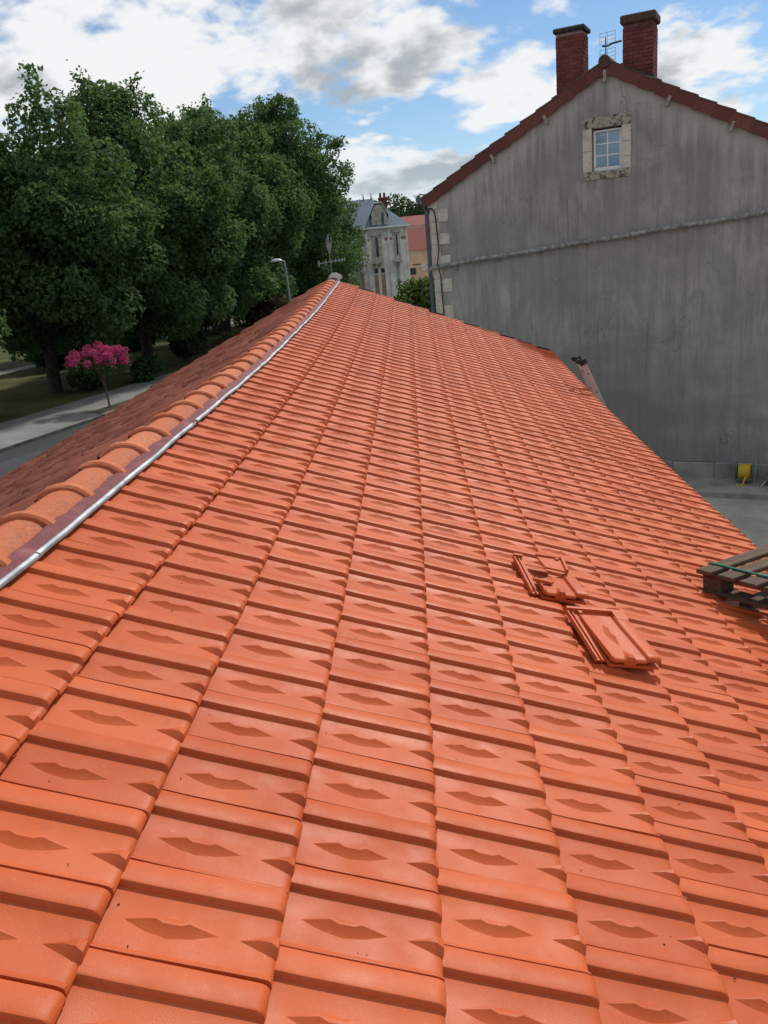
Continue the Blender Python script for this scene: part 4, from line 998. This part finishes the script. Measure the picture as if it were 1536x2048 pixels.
# pink crape myrtle
rg = np.random.default_rng(5); mx_, my_ = -12.35, 33.4
cm = empty('crape_myrtle', (mx_, my_, 0), 'small street tree with a flat crown of bright pink flowers', 'tree')
mb = MB(); mb.tube([(mx_, my_, 0), (mx_ - .02, my_, .5), (mx_ - .04, my_, .95)], [.055, .042, .035], 8)
P, Q, Sz, P2, Q2, S2 = [], [], [], [], [], []
for q in range(58):
    a = rg.random() * 2 * pi; f = rg.random() ** .5; o = np.array([mx_ - .1 + 1.22 * f * cos(a), my_ + 1.15 * f * sin(a), 2.16 + .34 * (1 - f * f) + rg.normal(0, .12)])
    p, n = blob_points(o, (.2, .2, .17), 120, rg, .4); P.append(p); Q.append(n); Sz.append(.062 * (.6 + .8 * rg.random(len(p))))
    p, n = blob_points(o - np.array([0, 0, .3]), (.26, .26, .2), 34, rg, .3); P2.append(p); Q2.append(n); S2.append(.10 * (.6 + .8 * rg.random(len(p))))
    if q % 5 == 0: mb.tube([(mx_ - .03, my_, .75 + .015 * q), tuple(np.array([mx_, my_, 1.25]) * .55 + o * .45), tuple(o)], [.02, .014, .006], 5)
V, F = leaves(np.concatenate(P), np.concatenate(Q), np.concatenate(Sz), rg, .8); link('flowers', np_mesh('flowers', V, F, 'pink_flower'), cm)
V, F = leaves(np.concatenate(P2), np.concatenate(Q2), np.concatenate(S2), rg); link('leaves', np_mesh('leaves', V, F, 'dark_leaf'), cm)
mb.build('trunk', 'myrtle_bark', cm, 50)
# shrubs
def shrub(name, label, x, y, r_, h, seed, leaf, size=.16, nl=10, per=260, z0=0., group=None):
    rg = np.random.default_rng(seed); root = empty(name, (x, y, z0), label, 'shrub', group)
    (V, F), cen = lobes_crown((x, y, z0 + h * .5), (r_ * .75, r_ * .75, h * .38), nl, r_ * .45, per, size, rg, .2, .3)
    V[:, 2] = np.maximum(V[:, 2], z0 + .01)
    link('foliage', np_mesh('foliage', V, F, leaf), root)
    mb = MB()
    for e in cen[:5]: mb.tube([(x, y, z0), (x + (e[0] - x) * .4, y + (e[1] - y) * .4, z0 + (e[2] - z0) * .6), tuple(e)], [.03, .02, .008], 5)
    mb.build('stem', 'bark', root, 50); return root
shrub('garden_shrub', 'tall sunlit green shrub growing before the villa, beside the downpipe', 1.35, 30.0, 1.4, 5.1, 90, 'shrub_leaf', .17, 34, 420)
shrub('garden_shrub', 'lower rounded green shrub growing before the villa doors', -.2, 31.0, 1.0, 4.1, 91, 'shrub_leaf', .17, 22, 380)
shrub('lawn_shrub', 'dark round shrub at the foot of the thick trunk, beside the footpath', -15.6, 39.3, 1.15, 1.9, 92, 'dark_leaf', .2)
shrub('lawn_shrub', 'dark low shrub on the lawn right behind the pink flowering tree', -13.2, 41.5, .9, 1.3, 93, 'dark_leaf', .2)
shrub('lawn_shrub', 'small dark shrub at the edge of the bare soil, beside the footpath', -18.2, 33.6, .7, .9, 94, 'dark_leaf', .18)
shrub('lawn_shrub', 'broad dark shrub between the trunks past the lawn', -13.3, 49.5, 1.3, 2.2, 95, 'dark_leaf', .22)
shrub('lawn_shrub', 'rusty brown shrub beneath the boughs beside the street lamp', -8.8, 56.5, 1.9, 3.4, 96, 'rusty_leaf', .24, 14)
shrub('lawn_shrub', 'small green weed clump at the roof edge side of the footpath', -10.4, 38.0, .5, .75, 97, 'shrub_leaf', .13, 6, 160)
shrub('ornamental_grass', 'clump of tall dry grass at the edge of the lawn', -11.6, 53.5, .7, 1.2, 98, 'dry_grass', .3, 8, 160)
shrub('ornamental_grass', 'clump of dry grass behind the footpath under the bare trunk', -11.2, 50.5, .6, 1.0, 99, 'dry_grass', .28, 8, 160)
for q, (x, y, r_, h) in enumerate(((-27, 45, 2.2, 3.0), (-22.5, 52, 2.4, 3.4), (-20, 60, 2.4, 3.6), (-16.5, 68, 2.5, 3.8), (-13.5, 75, 2.5, 3.6))):
    shrub('hedge_bush', ['dark hedge bush at the open end of the lawn, farthest from the villa', 'dark hedge bush behind the tree with the thick trunk', 'dark hedge bush behind the pink flowering tree and the tall plane tree', 'dark hedge bush behind the bare dark trunk', 'dark hedge bush behind the street lamp, nearest the villa'][q], x, y, r_, h, 120 + q, 'dark_leaf', .3, 16, 300, group='bushes of the hedge behind the plane trees')
# woodland that closes the park and the hill
def belt(name, label, segs, seed, leaf, size, per):
    rg = np.random.default_rng(seed); P, Q, Sz = [], [], []
    for (x0, y0, x1, y1, h, r_, n) in segs:
        for q in range(n):
            t = rg.random(); o = np.array([x0 + (x1 - x0) * t + rg.normal(0, r_ * .5), y0 + (y1 - y0) * t + rg.normal(0, r_), 0]); o[2] = h * (.12 + .83 * rg.random() ** .8)
            p, nn = blob_points(o, (r_, r_, r_ * .85), per, rg, .6); P.append(p); Q.append(nn); Sz.append(size * (.6 + .8 * rg.random(per)))
    V, F = leaves(np.concatenate(P), np.concatenate(Q), np.concatenate(Sz), rg); V[:, 2] = np.maximum(V[:, 2], 0.)
    tag(link(name, np_mesh(name, V, F, leaf)), label, 'woods', kind='stuff')
belt('woodland', 'dark belt of trees closing the far side of the park', [(-75, 80, -12, 108, 7.5, 2.6, 120)], 11, 'dark_leaf', .7, 130)
belt('hill_woods', 'distant tree tops rising behind the peach house', [(-6, 185, 16, 180, 14.5, 3.4, 60)], 12, 'far_leaf', .9, 160)
